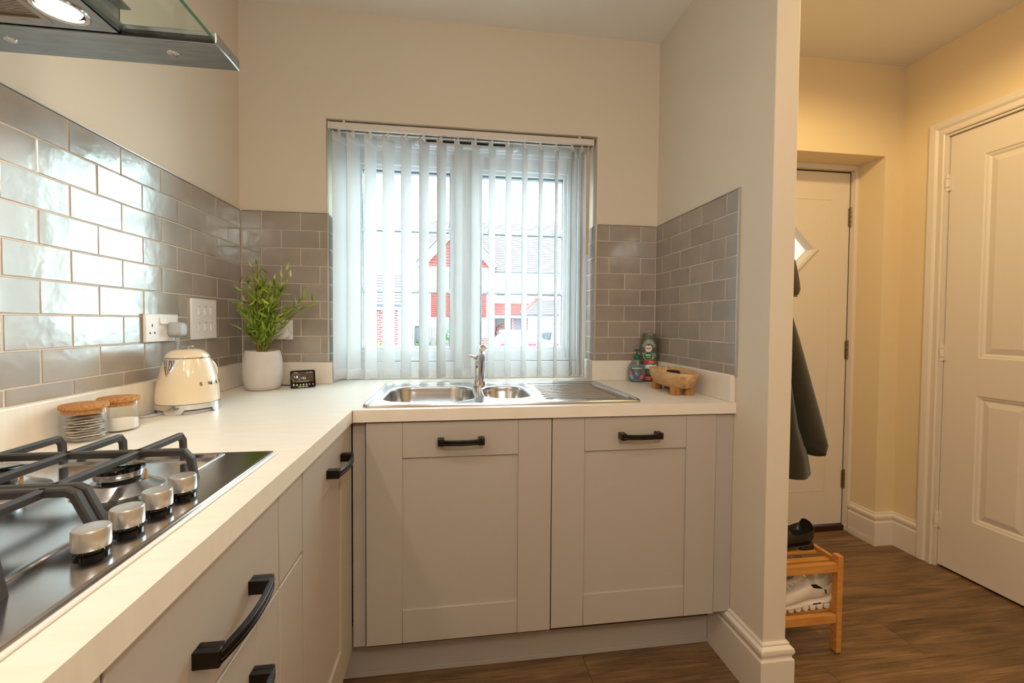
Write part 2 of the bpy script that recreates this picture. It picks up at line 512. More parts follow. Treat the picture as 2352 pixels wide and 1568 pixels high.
# ------------------------------------------------------------------ measured planes
W = 1.8143            # tile face of the right wall
ZT = 1.6309           # top of tiling
PV, PH = 0.0742, 0.153
US = 1.0016           # top of the upstand
WT = 0.91             # worktop top
WB = 0.873            # worktop underside
XL, XR = 0.3446, 1.5174      # tiled window reveals
FX = 0.570            # front edge of left worktop
FY = -0.584           # front edge of back worktop
CK, CH = 2.482, 2.530        # ceilings

# ================================================================== SETTING
def build_shell():
    # floor
    fl = struct(obj('floor', MB().box(-0.25, 3.45, -5.25, 0.42, -0.12, -0.006), grout))
    joints = {}
    y = 0.245
    row = 0
    rng = random.Random(3)
    cache = {}
    while y > -2.75:
        y0 = y - 0.178
        x = 1.345 - 1.22 - 0.02 if -0.66 < (y+y0)/2 < -0.47 else 0.42 - rng.uniform(0.1, 1.1)
        while x < 3.3:
            xa, xb = max(x, 0.40), min(x+1.219, 3.30)
            if xb - xa > 0.05:
                L = round(xb-xa, 3)
                if L not in cache:
                    mb = MB()
                    e = 0.0008
                    w, h = L, 0.1772
                    vs = [(0,0,-.006),(w,0,-.006),(w,h,-.006),(0,h,-.006),(0,0,-e),(w,0,-e),(w,h,-e),(0,h,-e),(e,e,0),(w-e,e,0),(w-e,h-e,0),(e,h-e,0)]
                    fs = [(0,1,5,4),(1,2,6,5),(2,3,7,6),(3,0,4,7),(4,5,9,8),(5,6,10,9),(6,7,11,10),(7,4,8,11),(8,9,10,11)]
                    mb.add(vs, fs)
                    cache[L] = mb.mesh('plank', floor_mat)
                o = put('plank', cache[L], fl)
                o.location = (xa, y0, 0)
            x += 1.22
        y -= 0.178
        row += 1
    # ceiling, two levels
    mb = MB().box(-0.2, 1.862, -5.2, 0.31, CK, 2.62).box(1.862, 3.4, -5.2, 0.42, CH, 2.62)
    struct(obj('ceiling', mb, paint_ceiling))
    # walls
    wl = struct(obj('wall_left', MB().box(-0.2, -0.008, -5.2, 0.31, 0, 2.6), paint_kitchen))
    wb = MB()
    wb.box(-0.008, 0.333, 0.008, 0.31, 0, CK).box(1.524, 1.822, 0.008, 0.31, 0, CK)
    wb.box(0.333, 1.524, 0.008, 0.31, 2.034, CK).box(0.333, 1.524, 0.008, 0.31, 0, 0.872)
    wbk = struct(obj('wall_back', wb, paint_kitchen))
    wr = struct(obj('wall_right', MB().box(1.822, 1.900, -0.729, 0.31, 0, CH), paint_kitchen, bevel=0.002))
    hb = MB().box(1.90, 2.25, 0.062, 0.42, 0, CH).box(3.11, 3.22, 0.062, 0.42, 0, CH).box(2.25, 3.11, 0.062, 0.42, 2.06, CH)
    struct(obj('wall_hall_back', hb, paint_hall))
    hr = MB().box(3.22, 3.40, -0.145, 0.42, 0, CH).box(3.22, 3.40, -5.2, -0.915, 0, CH).box(3.22, 3.40, -0.915, -0.145, 2.095, CH).box(3.36, 3.40, -0.915, -0.145, -0.1, 2.095)  # last box: unseen slab added behind the door to block sky light
    struct(obj('wall_hall_right', hr, paint_hall))
    wf = MB().box(-0.2, 3.4, -5.4, -5.2, 0, 2.6)
    struct(obj('wall_front', wf, paint_kitchen))
    return wl, wbk, wr
wall_left, wall_back, wall_right = build_shell()

# ------------------------------------------------------------------ tiling
_tc = {}
def tile_mesh(w, h, k):
    key = (round(w, 3), round(h, 3), k)
    if key in _tc: return _tc[key]
    rng = random.Random(str(key))
    t, c = 0.0078, 0.0012
    nx, ny = (4, 3) if w > 0.05 else (2, 3)
    mb = MB()
    vs, fs = [], []
    for j in range(ny+1):
        for i in range(nx+1):
            u, v = i/nx, j/ny
            x = c + (w-2*c)*u; y = c + (h-2*c)*v
            edge = i in (0, nx) or j in (0, ny)
            z = t + (rng.uniform(-0.00005, 0.00016) if not edge else 0)
            if edge:
                x += rng.uniform(-.0004, .0004); y += rng.uniform(-.0004, .0004)
            vs.append((x, y, z))
    for j in range(ny):
        for i in range(nx):
            a = j*(nx+1)+i
            fs.append((a, a+1, a+nx+2, a+nx+1))
    n = len(vs)
    ring = [i for i in range(nx+1)] + [(j)*(nx+1)+nx for j in range(1, ny+1)] + [ny*(nx+1)+i for i in range(nx-1, -1, -1)] + [j*(nx+1) for j in range(ny-1, 0, -1)]
    for i in ring:
        x, y, z = vs[i]
        ox = 0 if x < c*1.7 else (w if x > w-c*1.7 else x)
        oy = 0 if y < c*1.7 else (h if y > h-c*1.7 else y)
        vs.append((ox, oy, t-0.0014))
    m = len(ring)
    for i in range(m):
        fs.append((ring[(i+1)%m], ring[i], n+i, n+(i+1)%m))
    n2 = len(vs)
    vs += [(0,0,0),(w,0,0),(w,h,0),(0,h,0)]
    q = [n, n+nx, n+nx+ny, n+2*nx+ny]
    fs += [tuple([n2, n2+1] + [n+i for i in range(nx, -1, -1)]),
           tuple([n2+1, n2+2] + [n+i for i in range(nx+ny, nx-1, -1)]),
           tuple([n2+2, n2+3] + [n+i for i in range(2*nx+ny, nx+ny-1, -1)]),
           tuple([n2+3, n2] + [n] + [n+i for i in range(m-1, 2*nx+ny-1, -1)])]
    mb.add(vs, fs, True)
    me = mb.mesh('tile', tile_mat, fix=True, angle=14)
    _tc[key] = me
    return me
G = 0.0016
def tile_field(parent, org, ux, nz, a0, a1, first, rows, seed, half=True, zlist=None):
    """tiles along ux from a0 to a1; 'first' is the first joint on even rows"""
    rng = random.Random(seed)
    org, ux, nz = Vector(org), Vector(ux), Vector(nz)
    up = Vector((0,0,1))
    for r in range(rows):
        zt = ZT - r*PV; zb = max(ZT-(r+1)*PV, US)
        if zt - zb < 0.006: continue
        j = first + (PH/2 if (r % 2 and half) else 0)
        while j > a0 + 0.003: j -= PH
        edges = []
        x = j
        while x < a1 - 0.006:
            lo, hi = max(x, a0), min(x+PH, a1)
            if hi - lo > 0.012:
                edges.append((lo, hi))
            x += PH
        for lo, hi in edges:
            w, h = hi-lo-2*G, zt-zb-2*G
            me = tile_mesh(w, h, rng.randrange(5) if w > 0.12 else 0)
            o = put('tile', me, parent)
            # local X must make a right-handed frame with up and the outward normal
            s = 1 if ux.cross(up).dot(nz) > 0 else -1
            p = org + ux*(lo+G if s > 0 else hi-G) + up*(zb+G) - nz*0.0078
            b = basis(p, ux*s, up, nz)
            b = b @ Matrix.Rotation(radians(rng.uniform(-.45, .45)), 4, 'X') @ Matrix.Rotation(radians(rng.uniform(-.35, .35)), 4, 'Y')
            o.matrix_basis = b
def build_tiles():
    tile_field(wall_left, (0,0,0), (0,-1,0), (1,0,0), 0.0, 1.70, 0.0291, 9, 11)
    obj('grout', MB().box(-0.008, -0.0015, -1.70, 0.008, US-.01, ZT-.001), grout, wall_left)
    obj('tile_trim', MB().box(-0.008, 0.0012, -1.70, 0.0, ZT, ZT+.003), trim_mat, wall_left)
    tile_field(wall_back, (0,0,0), (1,0,0), (0,-1,0), 0.0, XL, 0.0787, 9, 12)
    tile_field(wall_back, (0,0,0), (1,0,0), (0,-1,0), XR, W, W-0.0761, 9, 13)
    g = MB().box(-0.002, XL-.002, 0.0015, 0.008, US-.01, ZT-.001).box(XR+.002, W+.002, 0.0015, 0.008, US-.01, ZT-.001)
    g.box(0.333, XL-0.0009, 0.004, 0.13, US-.01, ZT-.001).box(XR+0.0009, 1.524, 0.004, 0.13, US-.01, ZT-.001)
    obj('grout', g, grout, wall_back)
    tr = MB().box(0.0, XL, -0.0012, 0.008, ZT, ZT+.003).box(XR, W, -0.0012, 0.008, ZT, ZT+.003)
    tr.box(XL-.006, XL+.0012, -0.0016, 0.003, US, ZT+.003).box(XR-.0012, XR+.006, -0.0016, 0.003, US, ZT+.003)
    obj('tile_trim', tr, trim_mat, wall_back)
    # window reveals
    tile_field(wall_back, (XL,0.003,0), (0,1,0), (1,0,0), 0.0, 0.125, 0.035, 9, 14)
    tile_field(wall_back, (XR,0.003,0), (0,1,0), (-1,0,0), 0.0, 0.125, 0.035, 9, 15)
    tile_field(wall_right, (W,0,0), (0,-1,0), (-1,0,0), 0.0, 0.5795, 0.0616, 9, 16)
    obj('grout', MB().box(W+0.0015, 1.822, -0.580, 0.008, US-.01, ZT-.001), grout, wall_right)
    obj('tile_trim', MB().box(W-.0012, 1.822, -0.580, 0.0, ZT, ZT+.003).box(W-.001, 1.822, -0.5865, -0.5805, US, ZT+.003), trim_mat, wall_right)
build_tiles()

# ------------------------------------------------------------------ baseboards and hall trim
def bb_profile(h=0.19, t=0.018):
    return [(0,0),(t,0),(t,h-.052),(t-.005,h-.046),(t-.005,h-.040),(t-.001,h-.034),(t+.001,h-.026),(t-.001,h-.017),(t-.006,h-.012),(t-.010,h-.010),(t-.010,h-.004),(t-.013,h),(0,h)]
def sweep(path, prof, closed=False):
    """prof (out, z) swept along a 2D path, outward = right-hand side, mitred"""
    P = [Vector(p) for p in path]
    rings = []
    for i, p in enumerate(P):
        d0 = (P[i]-P[i-1]).normalized() if i > 0 else None
        d1 = (P[i+1]-P[i]).normalized() if i < len(P)-1 else None
        if d0 is None: d0 = d1
        if d1 is None: d1 = d0
        n0 = Vector((d0.y, -d0.x)); n1 = Vector((d1.y, -d1.x))
        n = (n0+n1); n = n/ max(n.dot(n0), 1e-6)
        rings.append([(p.x+n.x*a, p.y+n.y*a, z) for a, z in prof])
    mb = MB()
    mb.loft(rings, True, True, True, True)
    return mb
def build_trim():
    # around the end of the dividing wall: kitchen side, end, hall side
    struct(obj('baseboard_right', sweep([(1.900, 0.06), (1.900, -0.729), (1.822, -0.729), (1.822, -0.470)][::-1][::-1][::1], bb_profile()) if False else
               sweep([(1.822, -0.470), (1.822, -0.729), (1.900, -0.729), (1.900, 0.060)][::-1], [(a, z) for a, z in bb_profile()]) if False else
               sweep([(1.900, 0.060), (1.900, -0.729), (1.822, -0.729), (1.822, -0.470)], [(-a, z) for a, z in bb_profile()]), white_wood, angle=30))
    struct(obj('baseboard_hall', sweep([(3.11, 0.200), (3.11, 0.062), (3.22, 0.062), (3.22, -0.070)], bb_profile(.175)), white_wood, angle=30))
build_trim()

# hall doors
def hinge(parent, p, axis='z', h=0.085, r=0.006, m=hinge_steel, leaf=None):
    mb = MB()
    for k in range(4):
        z0 = p[2]-h/2 + k*h/4
        mb.lathe([(r*.6, z0+.0004), (r, z0+.001), (r, z0+h/4-.001), (r*.6, z0+h/4-.0004)], (p[0], p[1]), 10)
    mb.lathe([(0.001, p[2]+h/2), (r*.8, p[2]+h/2), (r*.7, p[2]+h/2+.004), (0.001, p[2]+h/2+.005)], (p[0], p[1]), 10)
    if leaf: mb.box(*leaf)
    return obj('hinge', mb, m, parent)
def build_front_door():
    r = sroot('door_1')
    cx, cz, ho, hi = 2.675, 1.594, 0.224, 0.156
    dia = lambda h: [(cx+h, cz), (cx, cz+h), (cx-h, cz), (cx, cz-h)]
    leaf = MB().plate([[(2.262, 0.036), (3.088, 0.036), (3.088, 2.030), (2.262, 2.030)], dia(hi+.03)], 0.237, 0.281, XZ)
    lf = obj('door_leaf', leaf, door_paint, r)
    # shallow moulded panel lines
    mould = MB()
    def frame(x0, x1, z0, z1, w=0.006, y0=0.2352, y1=0.238):
        mould.box(x0, x1, y0, y1, z1-w, z1).box(x0, x1, y0, y1, z0, z0+w).box(x0, x0+w, y0, y1, z0+w, z1-w).box(x1-w, x1, y0, y1, z0+w, z1-w)
    frame(2.385, 2.974, 0.228, 1.881)
    obj('door_moulding', mould, door_paint, lf, bevel=0.001)
    tr = MB()
    prof = [(ho, 0.236), (ho-.006, 0.229), (ho-.022, 0.222), (ho-.040, 0.224), (ho-.046, 0.231), (ho-.052, 0.238), (hi+.010, 0.249), (hi, 0.252), (hi, 0.262), (hi+.03, 0.262)]
    rings = [[(cx+h, y, cz), (cx, y, cz+h), (cx-h, y, cz), (cx, y, cz-h)] for h, y in prof]
    tr.loft(rings, False, False, True, False)
    obj('window_trim', tr, white_wood, lf)
    gl = MB().prism(dia(hi+.02), 0.256, 0.262, XZ)
    obj('glass_pane', gl, frost_glow, lf)
    fr = MB().box(3.090, 3.112, 0.205, 0.30, 0, 2.062).box(2.25, 3.090, 0.205, 0.30, 2.036, 2.062).box(2.25, 2.26, 0.205, 0.30, 0, 2.036)
    obj('door_frame', fr, white_wood, r, bevel=0.003)
    obj('gap_seal', MB().box(3.0865, 3.0905, 0.236, 0.262, .03, 2.037).box(2.26, 3.0885, 0.236, 0.262, 2.0295, 2.0365), black_plastic, r)
    obj('threshold', MB().box(2.25, 3.092, 0.222, 0.285, 0.0, 0.031), dark_brown, r, bevel=0.003)
    for z in (1.7825, 1.034, 0.294):
        hinge(r, (3.091, 0.229, z), h=0.105, r=0.0075, leaf=(3.078, 3.104, 0.232, 0.2365, z-.05, z+.05))
build_front_door()

def build_hall_door():
    # architrave + lining
    t = sroot('trim_1')
    prof = [(0,0),(0,.014),(.004,.017),(.010,.017),(.014,.013),(.030,.010),(.034,.014),(.040,.018),(.062,.020),(.068,.018),(.070,.012),(.070,0)]
    # profile: (distance from the opening, proud of the wall); swept up and over
    ya, yb, zt = -0.139, -0.920, 2.092
    rings = []
    for (py, pz, sy, sz) in ((ya, 0, 1, 0), (ya, zt, 1, 1), (yb, zt, -1, 1), (yb, 0, -1, 0)):
        rings.append([(3.22-b, py+sy*a, pz+sz*a) for a, b in prof])
    obj('architrave', MB().loft(rings, True, True, True, False), white_wood, t)
    obj('door_lining', MB().box(3.212, 3.40, -0.150, -0.139, 0, zt).box(3.212, 3.40, -0.920, -0.909, 0, zt).box(3.212, 3.40, -0.909, -0.150, zt-.011, zt), white_wood, t, bevel=0.001)
    d = sroot('door_2')
    y0, y1, z0, z1 = -0.153, -0.906, 0.012, 2.078
    xf = 3.224
    cols = [(-0.286, -0.480), (-0.580, -0.774)]
    rowz = [(0.2765, 0.859), (1.030, 1.947)]
    holes = []
    for a, b in cols:
        for c, e in rowz:
            holes.append([(a, c), (b, c), (b, e), (a, e)])
    mb = MB().plate([[(y0, z0), (y1, z0), (y1, z1), (y0, z1)]] + holes, xf, xf+0.038, YZ)
    lf = obj('door_leaf', mb, white_wood, d)
    for a, b in cols:
        for c, e in rowz:
            p = MB()
            steps = [(0, 0.0), (0.004, 0.004), (0.012, 0.0055), (0.020, 0.011), (0.046, 0.003), (0.050, 0.003)]
            rg = []
            for s, dx in steps:
                rg.append([(xf+dx, a-s, c+s), (xf+dx, b+s, c+s), (xf+dx, b+s, e-s), (xf+dx, a-s, e-s)])
            p.loft(rg, False, True, True, False)
            obj('door_panel', p, white_wood, lf)
    for z in (1.862, 1.048, 0.2325):
        mb = MB()
        yc = -0.147
        for k, (zz, hh, rr) in enumerate(((z+.028, .022, .0065), (z-.004, .038, .0085), (z-.034, .018, .0065))):
            mb.lathe([(rr*.5, zz-hh/2), (rr, zz-hh/2+.001), (rr, zz+hh/2-.001), (rr*.5, zz+hh/2)], (3.216, yc), 12)
        mb.box(3.2195, 3.2245, yc-.016, yc+.016, z-.04, z+.036)
        obj('hinge', mb, white_wood, d)
build_hall_door()
# ------------------------------------------------------------------ kitchen window
def build_window():
    w = sroot('window_1')
    y0 = 0.13
    fr = MB()
    def ring(x0, x1, z0, z1, wd, ya, yb, mb):
        mb.box(x0, x0+wd, ya, yb, z0, z1).box(x1-wd, x1, ya, yb, z0, z1).box(x0+wd, x1-wd, ya, yb, z0, z0+wd).box(x0+wd, x1-wd, ya, yb, z1-wd, z1)
    # outer frame with a stepped inner edge
    fr.box(0.333, 0.392, y0, 0.205, WT, 2.034).box(1.470, 1.524, y0, 0.205, WT, 2.034)
    fr.box(0.392, 1.470, y0, 0.205, 1.978, 2.034).box(0.392, 1.470, y0, 0.205, WT, 0.990)
    fr.box(0.908, 0.986, y0, 0.205, 0.990, 1.978)
    obj('window_frame', fr, upvc, w, bevel=0.004)
    mul = MB().box(0.922, 0.972, y0-.006, y0, 0.96, 2.0)
    obj('mullion_cover', mul, upvc, w, bevel=0.004)
    bead = MB()
    for x0, x1 in ((0.392, 0.908), (0.986, 1.470)):
        ring(x0, x1, 0.990, 1.978, 0.014, y0+.012, 0.205, bead)
    obj('frame_bead', bead, upvc, w, bevel=0.002)
    for (x0, x1, ga, gb) in ((0.404, 0.900, 0.450, 0.852), (0.990, 1.462, 1.0045, 1.404)):
        s = MB()
        za, zb, gz0, gz1 = 0.999, 1.969, 1.058, 1.884
        for (ya, yb, e) in ((y0+.016, 0.215, 0.018), (y0+.026, 0.215, 0.0)):
            a0, a1, b0, b1 = (x0, x1, za, zb)
            i0, i1, j0, j1 = ga-e, gb+e, gz0-e, gz1+e
            i0 = max(i0, a0+.004)
            s.box(a0, i0, ya, yb, b0, b1).box(i1, a1, ya, yb, b0, b1).box(i0, i1, ya, yb, b0, j0).box(i0, i1, ya, yb, j1, b1)
        sh = obj('sash', s, upvc, w, bevel=0.003)
        gk = MB()
        gk.box(ga-.001, ga+.002, 0.172, 0.20, gz0, gz1).box(gb-.003, gb+.001, 0.168, 0.20, gz0, gz1)
        gk.box(ga, gb, 0.168, 0.20, gz1-.010, gz1+.001).box(ga, gb, 0.172, 0.20, gz0-.001, gz0+.0015)
        obj('gasket', gk, gasket, sh)
        edges = (gz0, 1.3165, 1.335, 1.6025, 1.6255, gz1)
        for k in range(3):
            obj('pane', MB().box(ga+.001, gb-.001, 0.180, 0.184, edges[2*k]-.004, edges[2*k+1]+.004), glass_window, sh)
        for k in (1, 3):
            z0, z1 = edges[k], edges[k+1]
            b = MB()
            prof = [(0.178, z0), (0.168, z0+.002), (0.162, (z0+z1)/2-.005), (0.162, (z0+z1)/2+.005), (0.168, z1-.002), (0.178, z1)]
            b.loft([[(x, a, z) for a, z in prof] for x in (ga-.010, gb+.010)], True, True, True, False)
            b.box(ga-.014, ga+.006, 0.158, 0.180, z0-.003, z1+.003).box(gb-.006, gb+.014, 0.158, 0.180, z0-.003, z1+.003)
            b.box(ga, gb, 0.186, 0.200, z0, z1)
            obj('glazing_bar', b, upvc, sh, bevel=0.001)
            obj('bar_shade_strip', MB().box(ga, gb, 0.170, 0.176, z0-.0045, z0-.0005), gasket, sh)  # solid dark strip drawn as the shadow line under the bar
    v = MB().box(0.716, 1.146, 0.112, y0, 1.984, 2.010)
    vt = obj('trickle_vent', v, upvc, w, bevel=0.004)
    obj('vent_slot', MB().box(0.745, 1.118, 0.1085, 0.1125, 2.004, 2.012), black_plastic, vt)
    e = MB()
    for xc, s in ((0.716, -1), (1.146, 1)):
        e.prism([(xc, 1.984), (xc+s*.022, 1.990), (xc+s*.028, 1.998), (xc+s*.018, 2.010), (xc, 2.012)], 0.110, y0, XZ)
    obj('vent_end_cap', e, upvc, vt, bevel=0.002)
    obj('sill_strip', MB().box(0.345, 1.517, 0.118, y0+.002, WT, 0.921), white_plastic, w, bevel=0.003)
build_window()

# ------------------------------------------------------------------ vertical blind
def build_blind():
    b = thing('vertical_blind', 'white vertical slat blind hanging in the kitchen window', 'blind', (0.925, 0.045, 2.03))
    hr = MB().box(0.340, 1.509, 0.022, 0.028, 1.999, 2.027).box(0.340, 1.509, 0.028, 0.066, 2.020, 2.027).box(0.340, 1.509, 0.060, 0.066, 1.999, 2.020)
    hr.box(0.340, 1.509, 0.028, 0.036, 1.999, 2.003).box(0.340, 1.509, 0.054, 0.060, 1.999, 2.003)
    obj('headrail', hr, rail_mat, b, bevel=0.001)
    obj('rail_slot', MB().box(0.345, 1.505, 0.036, 0.054, 2.008, 2.012), gasket, b)
    for xe in (0.3365, 1.5085):
        obj('rail_end_cap', MB().box(xe, xe+.004, 0.020, 0.068, 1.996, 2.029), white_plastic, b, bevel=0.001)
    for xe in (0.398, 1.438):
        obj('bracket', MB().box(xe, xe+.010, 0.018, 0.03, 2.022, 2.034), rail_mat, b, bevel=0.001)
    near = [.360, .4183, .4896, .5661, .6417, .7199, .7964, .8716, .9478, 1.0229, 1.0988, 1.1737, 1.2493, 1.3236, 1.3989, 1.4459]
    yn, dx, dy = 0.004, 0.037, 0.081
    wd = sqrt(dx*dx+dy*dy); d = Vector((dx/wd, dy/wd, 0)); nn = Vector((d.y, -d.x, 0))
    # slat mesh in local axes: x along the width, z up
    def slat_mesh():
        mb = MB(); n = 8; rows = [0.925, 0.966, 1.955, 1.984]
        rings = []
        for z in rows:
            top = []
            for i in range(n+1):
                u = -0.5 + i/n
                top.append((u*wd, 0.0035*(1-4*u*u)+.0004, z))
            for i in range(n, -1, -1):
                u = -0.5 + i/n
                top.append((u*wd, 0.0035*(1-4*u*u)-.0004, z))
            rings.append(top)
        mb.loft(rings, True, True, True, True)
        return mb.mesh('slat', slat_fabric, angle=50)
    def pocket_mesh(z0, z1):
        mb = MB(); n = 6; rings = []
        for z, g in ((z0, .0012), (z0+.002, .0022), (z1-.002, .0018), (z1, .0008)):
            ring = []
            for i in range(n+1):
                u = -0.5 + i/n; ring.append((u*wd, 0.0035*(1-4*u*u)+g, z))
            for i in range(n, -1, -1):
                u = -0.5 + i/n; ring.append((u*wd, 0.0035*(1-4*u*u)-g, z))
            rings.append(ring)
        mb.loft(rings, True, True, True, True)
        return mb.mesh('weight_pocket', slat_fabric, angle=50)
    sm, pm, tm = slat_mesh(), pocket_mesh(0.9245, 0.966), pocket_mesh(1.950, 1.9845)
    hk = MB().box(-.004, .004, -.003, .006, 1.975, 2.002).box(-.0075, .0075, -.002, .005, 1.992, 2.003)
    hkm = hk.mesh('hanger', white_plastic)
    for k, x in enumerate(near):
        M = basis((x+dx/2, yn+dy/2, 0), d, Vector((-d.y, d.x, 0)), (0,0,1))
        M = M @ Matrix.Rotation(radians(random.uniform(-1.5, 1.5)), 4, 'Z')
        s = put('slat', sm, b); s.matrix_basis = M
        for nm, me in (('weight_pocket', pm), ('top_hem', tm), ('hanger', hkm)):
            put(nm, me, s, world=False)
    for side in (0, 1):
        for k in range(len(near)-1):
            a = Vector((near[k] + side*dx, yn + side*dy, 0.970)); c = Vector((near[k+1] + side*dx, yn + side*dy, 0.970))
            sag = 0.040 if (c-a).length > .06 else 0.034
            if k in (0, len(near)-2): sag = 0.042
            pts = []
            for i in range(13):
                t = i/12
                p = a.lerp(c, t); p.z -= sag*4*t*(1-t)
                pts.append(p)
            mb = MB().tube(pts, 0.0006, 4)
            for p in pts[::1]:
                mb.ball(p, 0.0017, 5, 4)
            obj('bead_chain', mb, white_plastic, b)
    wnd = MB().tube([(1.484, 0.020, 1.975), (1.484, 0.020, 1.496)], 0.0056, 6, flat=True)
    wnd.tube([(1.484, 0.020, 1.999), (1.484, 0.020, 1.972)], 0.0022, 6)
    obj('wand', wnd, wand_mat, b)
build_blind()

# ------------------------------------------------------------------ worktop, sink
SINK = (0.588, 1.503, -0.550, -0.078)
HOB = (0.022, 0.516, -1.585, -1.000)
def build_worktop():
    t = thing('worktop', 'cream L-shaped worktop running under the window and along the left wall', 'worktop', (0.3, -0.3, WB))
    sx0, sx1, sy0, sy1 = SINK
    # back leg with the sink cut-out and the window sill; left leg with the hob cut-out
    back = [(FX, FY), (1.821, FY), (1.821, 0.0), (XR-.012, 0.0), (XR-.012, 0.126), (XL+.012, 0.126), (XL+.012, 0.0), (0.0, 0.0), (0.0, -0.0005)]
    outline = [(-0.004, -2.3), (FX, -2.3), (FX, FY), (1.821, FY), (1.821, 0.004), (XR+.004, 0.004), (XR+.004, 0.126), (XL-.004, 0.126), (XL-.004, 0.004), (-0.004, 0.004)]
    hole = [(sx0+.012, sy0+.012), (sx1-.012, sy0+.012), (sx1-.012, sy1-.012), (sx0+.012, sy1-.012)]
    hx0, hx1, hy0, hy1 = HOB
    hhole = [(hx0+.02, hy0+.02), (hx1-.02, hy0+.02), (hx1-.02, hy1-.012), (hx0+.02, hy1-.012)]
    mb = MB().plate([outline, hole, hhole], WB, WT)
    obj('worktop_slab', mb, worktop_mat, t)
    obj('joint_strip', MB().box(FX-.0006, FX+.0012, FY-.0012, FY+.001, WB, WT-.001), black_plastic, t)
    def up(x0, x1, y0, y1):
        return obj('upstand', MB().box(x0, x1, y0, y1, WT, US), worktop_mat, t, bevel=0.0025)
    up(-0.006, 0.012, -2.3, 0.006)
    up(0.012, XL+.012, -0.012, 0.006)
    up(XL-.004, XL+.012, 0.006, 0.118)
    up(XR-.012, W-.012, -0.012, 0.006)
    up(XR-.012, XR+.004, 0.006, 0.118)
    up(W-.012, 1.8215, -0.578, 0.006)
build_worktop()

def ring_rr(x0, x1, y0, y1, r, z, n=6):
    return [(x, y, z) for x, y in rrect(x0, x1, y0, y1, r, n)]
def build_sink():
    t = thing('sink', 'stainless steel bowl-and-a-half sink with ribbed drainer set into worktop', 'sink', (1.05, -0.31, WT))
    sx0, sx1, sy0, sy1 = SINK
    b1 = (0.638, 0.938, -0.497, -0.170, 0.085)
    b2 = (0.985, 1.138, -0.462, -0.190, 0.066)
    dr = (1.168, 1.478, -0.500, -0.128, 0.03)
    zt = WT + 0.0065
    fl = 0.016
    deck = MB()
    def hole(b, e): return rrect(b[0]-e, b[1]+e, b[2]-e, b[3]+e, b[4]+e, 8)
    outer = rrect(sx0+.012, sx1-.012, sy0+.012, sy1-.012, .022, 6)
    deck.plate([outer, hole(b1, fl), hole(b2, fl), hole(dr, .010)], zt-.0012, zt)
    rim = [[(p[0], p[1], z) for p in rrect(sx0+e, sx1-e, sy0+e, sy1-e, r, 6)] for e, r, z in ((0, .026, WT+.0002), (0.0005, .026, WT+.003), (.003, .024, WT+.0085), (.007, .022, WT+.0095), (.010, .022, WT+.0085), (.012, .022, zt))]
    deck.loft(rim, False, False, True, True)
    obj('sink_deck', deck, sink_steel, t, angle=35)
    for nm, b, dep in (('main_bowl', b1, 0.165), ('half_bowl', b2, 0.11)):
        rs = []
        for e, z in ((fl, 0), (fl*.72, .0012), (fl*.45, -.0005), (fl*.2, -.005), (0.004, -.012), (0, -.022), (-.006, -dep*.6), (-.012, -dep+.03), (-.022, -dep+.010), (-.045, -dep)):
            rs.append(ring_rr(b[0]-e, b[1]+e, b[2]-e, b[3]+e, max(b[4]+e, .012), zt+z, 8))
        o = obj(nm, MB().loft(rs, False, True, True, True), sink_steel, t, angle=60)
        cx, cy = (b[0]+b[1])/2, (b[2]+b[3])/2
        obj('strainer', MB().lathe([(.001, zt-dep+.004), (.026, zt-dep+.004), (.034, zt-dep+.0015), (.036, zt-dep)], (cx, cy), 20), chrome, o)
    d = MB()
    rs = []
    for e, z in ((.010, 0), (.006, .0006), (.002, -.003), (-.006, -.0055)):
        rs.append(ring_rr(dr[0]-e, dr[1]+e, dr[2]-e, dr[3]+e, max(dr[4]+e, .01), zt+z, 6))
    d.loft(rs, False, True, True, True)
    n = 10
    for k in range(n):
        y = -0.478 + k*0.0365
        if y > -0.14: break
        sh = 0.045*(1-k/n)*0 + (0.038 if k > 3 else 0.0)*(k/n)
        x0, x1 = 1.186 + (0.02 if k in (0,) else 0) + sh*.4, 1.462
        rr = []
        for px, wy, hz_ in ((x0, .003, 0.0), (x0+.008, .006, .0036), (x0+.02, .0065, .0042), (x1-.02, .0065, .0042), (x1-.008, .006, .0036), (x1, .003, 0.0)):
            rr.append([(px, y-wy, zt-.0056), (px, y-wy*.7, zt-.0056+hz_*.8), (px, y, zt-.0056+hz_), (px, y+wy*.7, zt-.0056+hz_*.8), (px, y+wy, zt-.0056)])
        d.loft(rr, False, False, False, True)
    obj('drainer', d, sink_steel, t, angle=50)
build_sink()

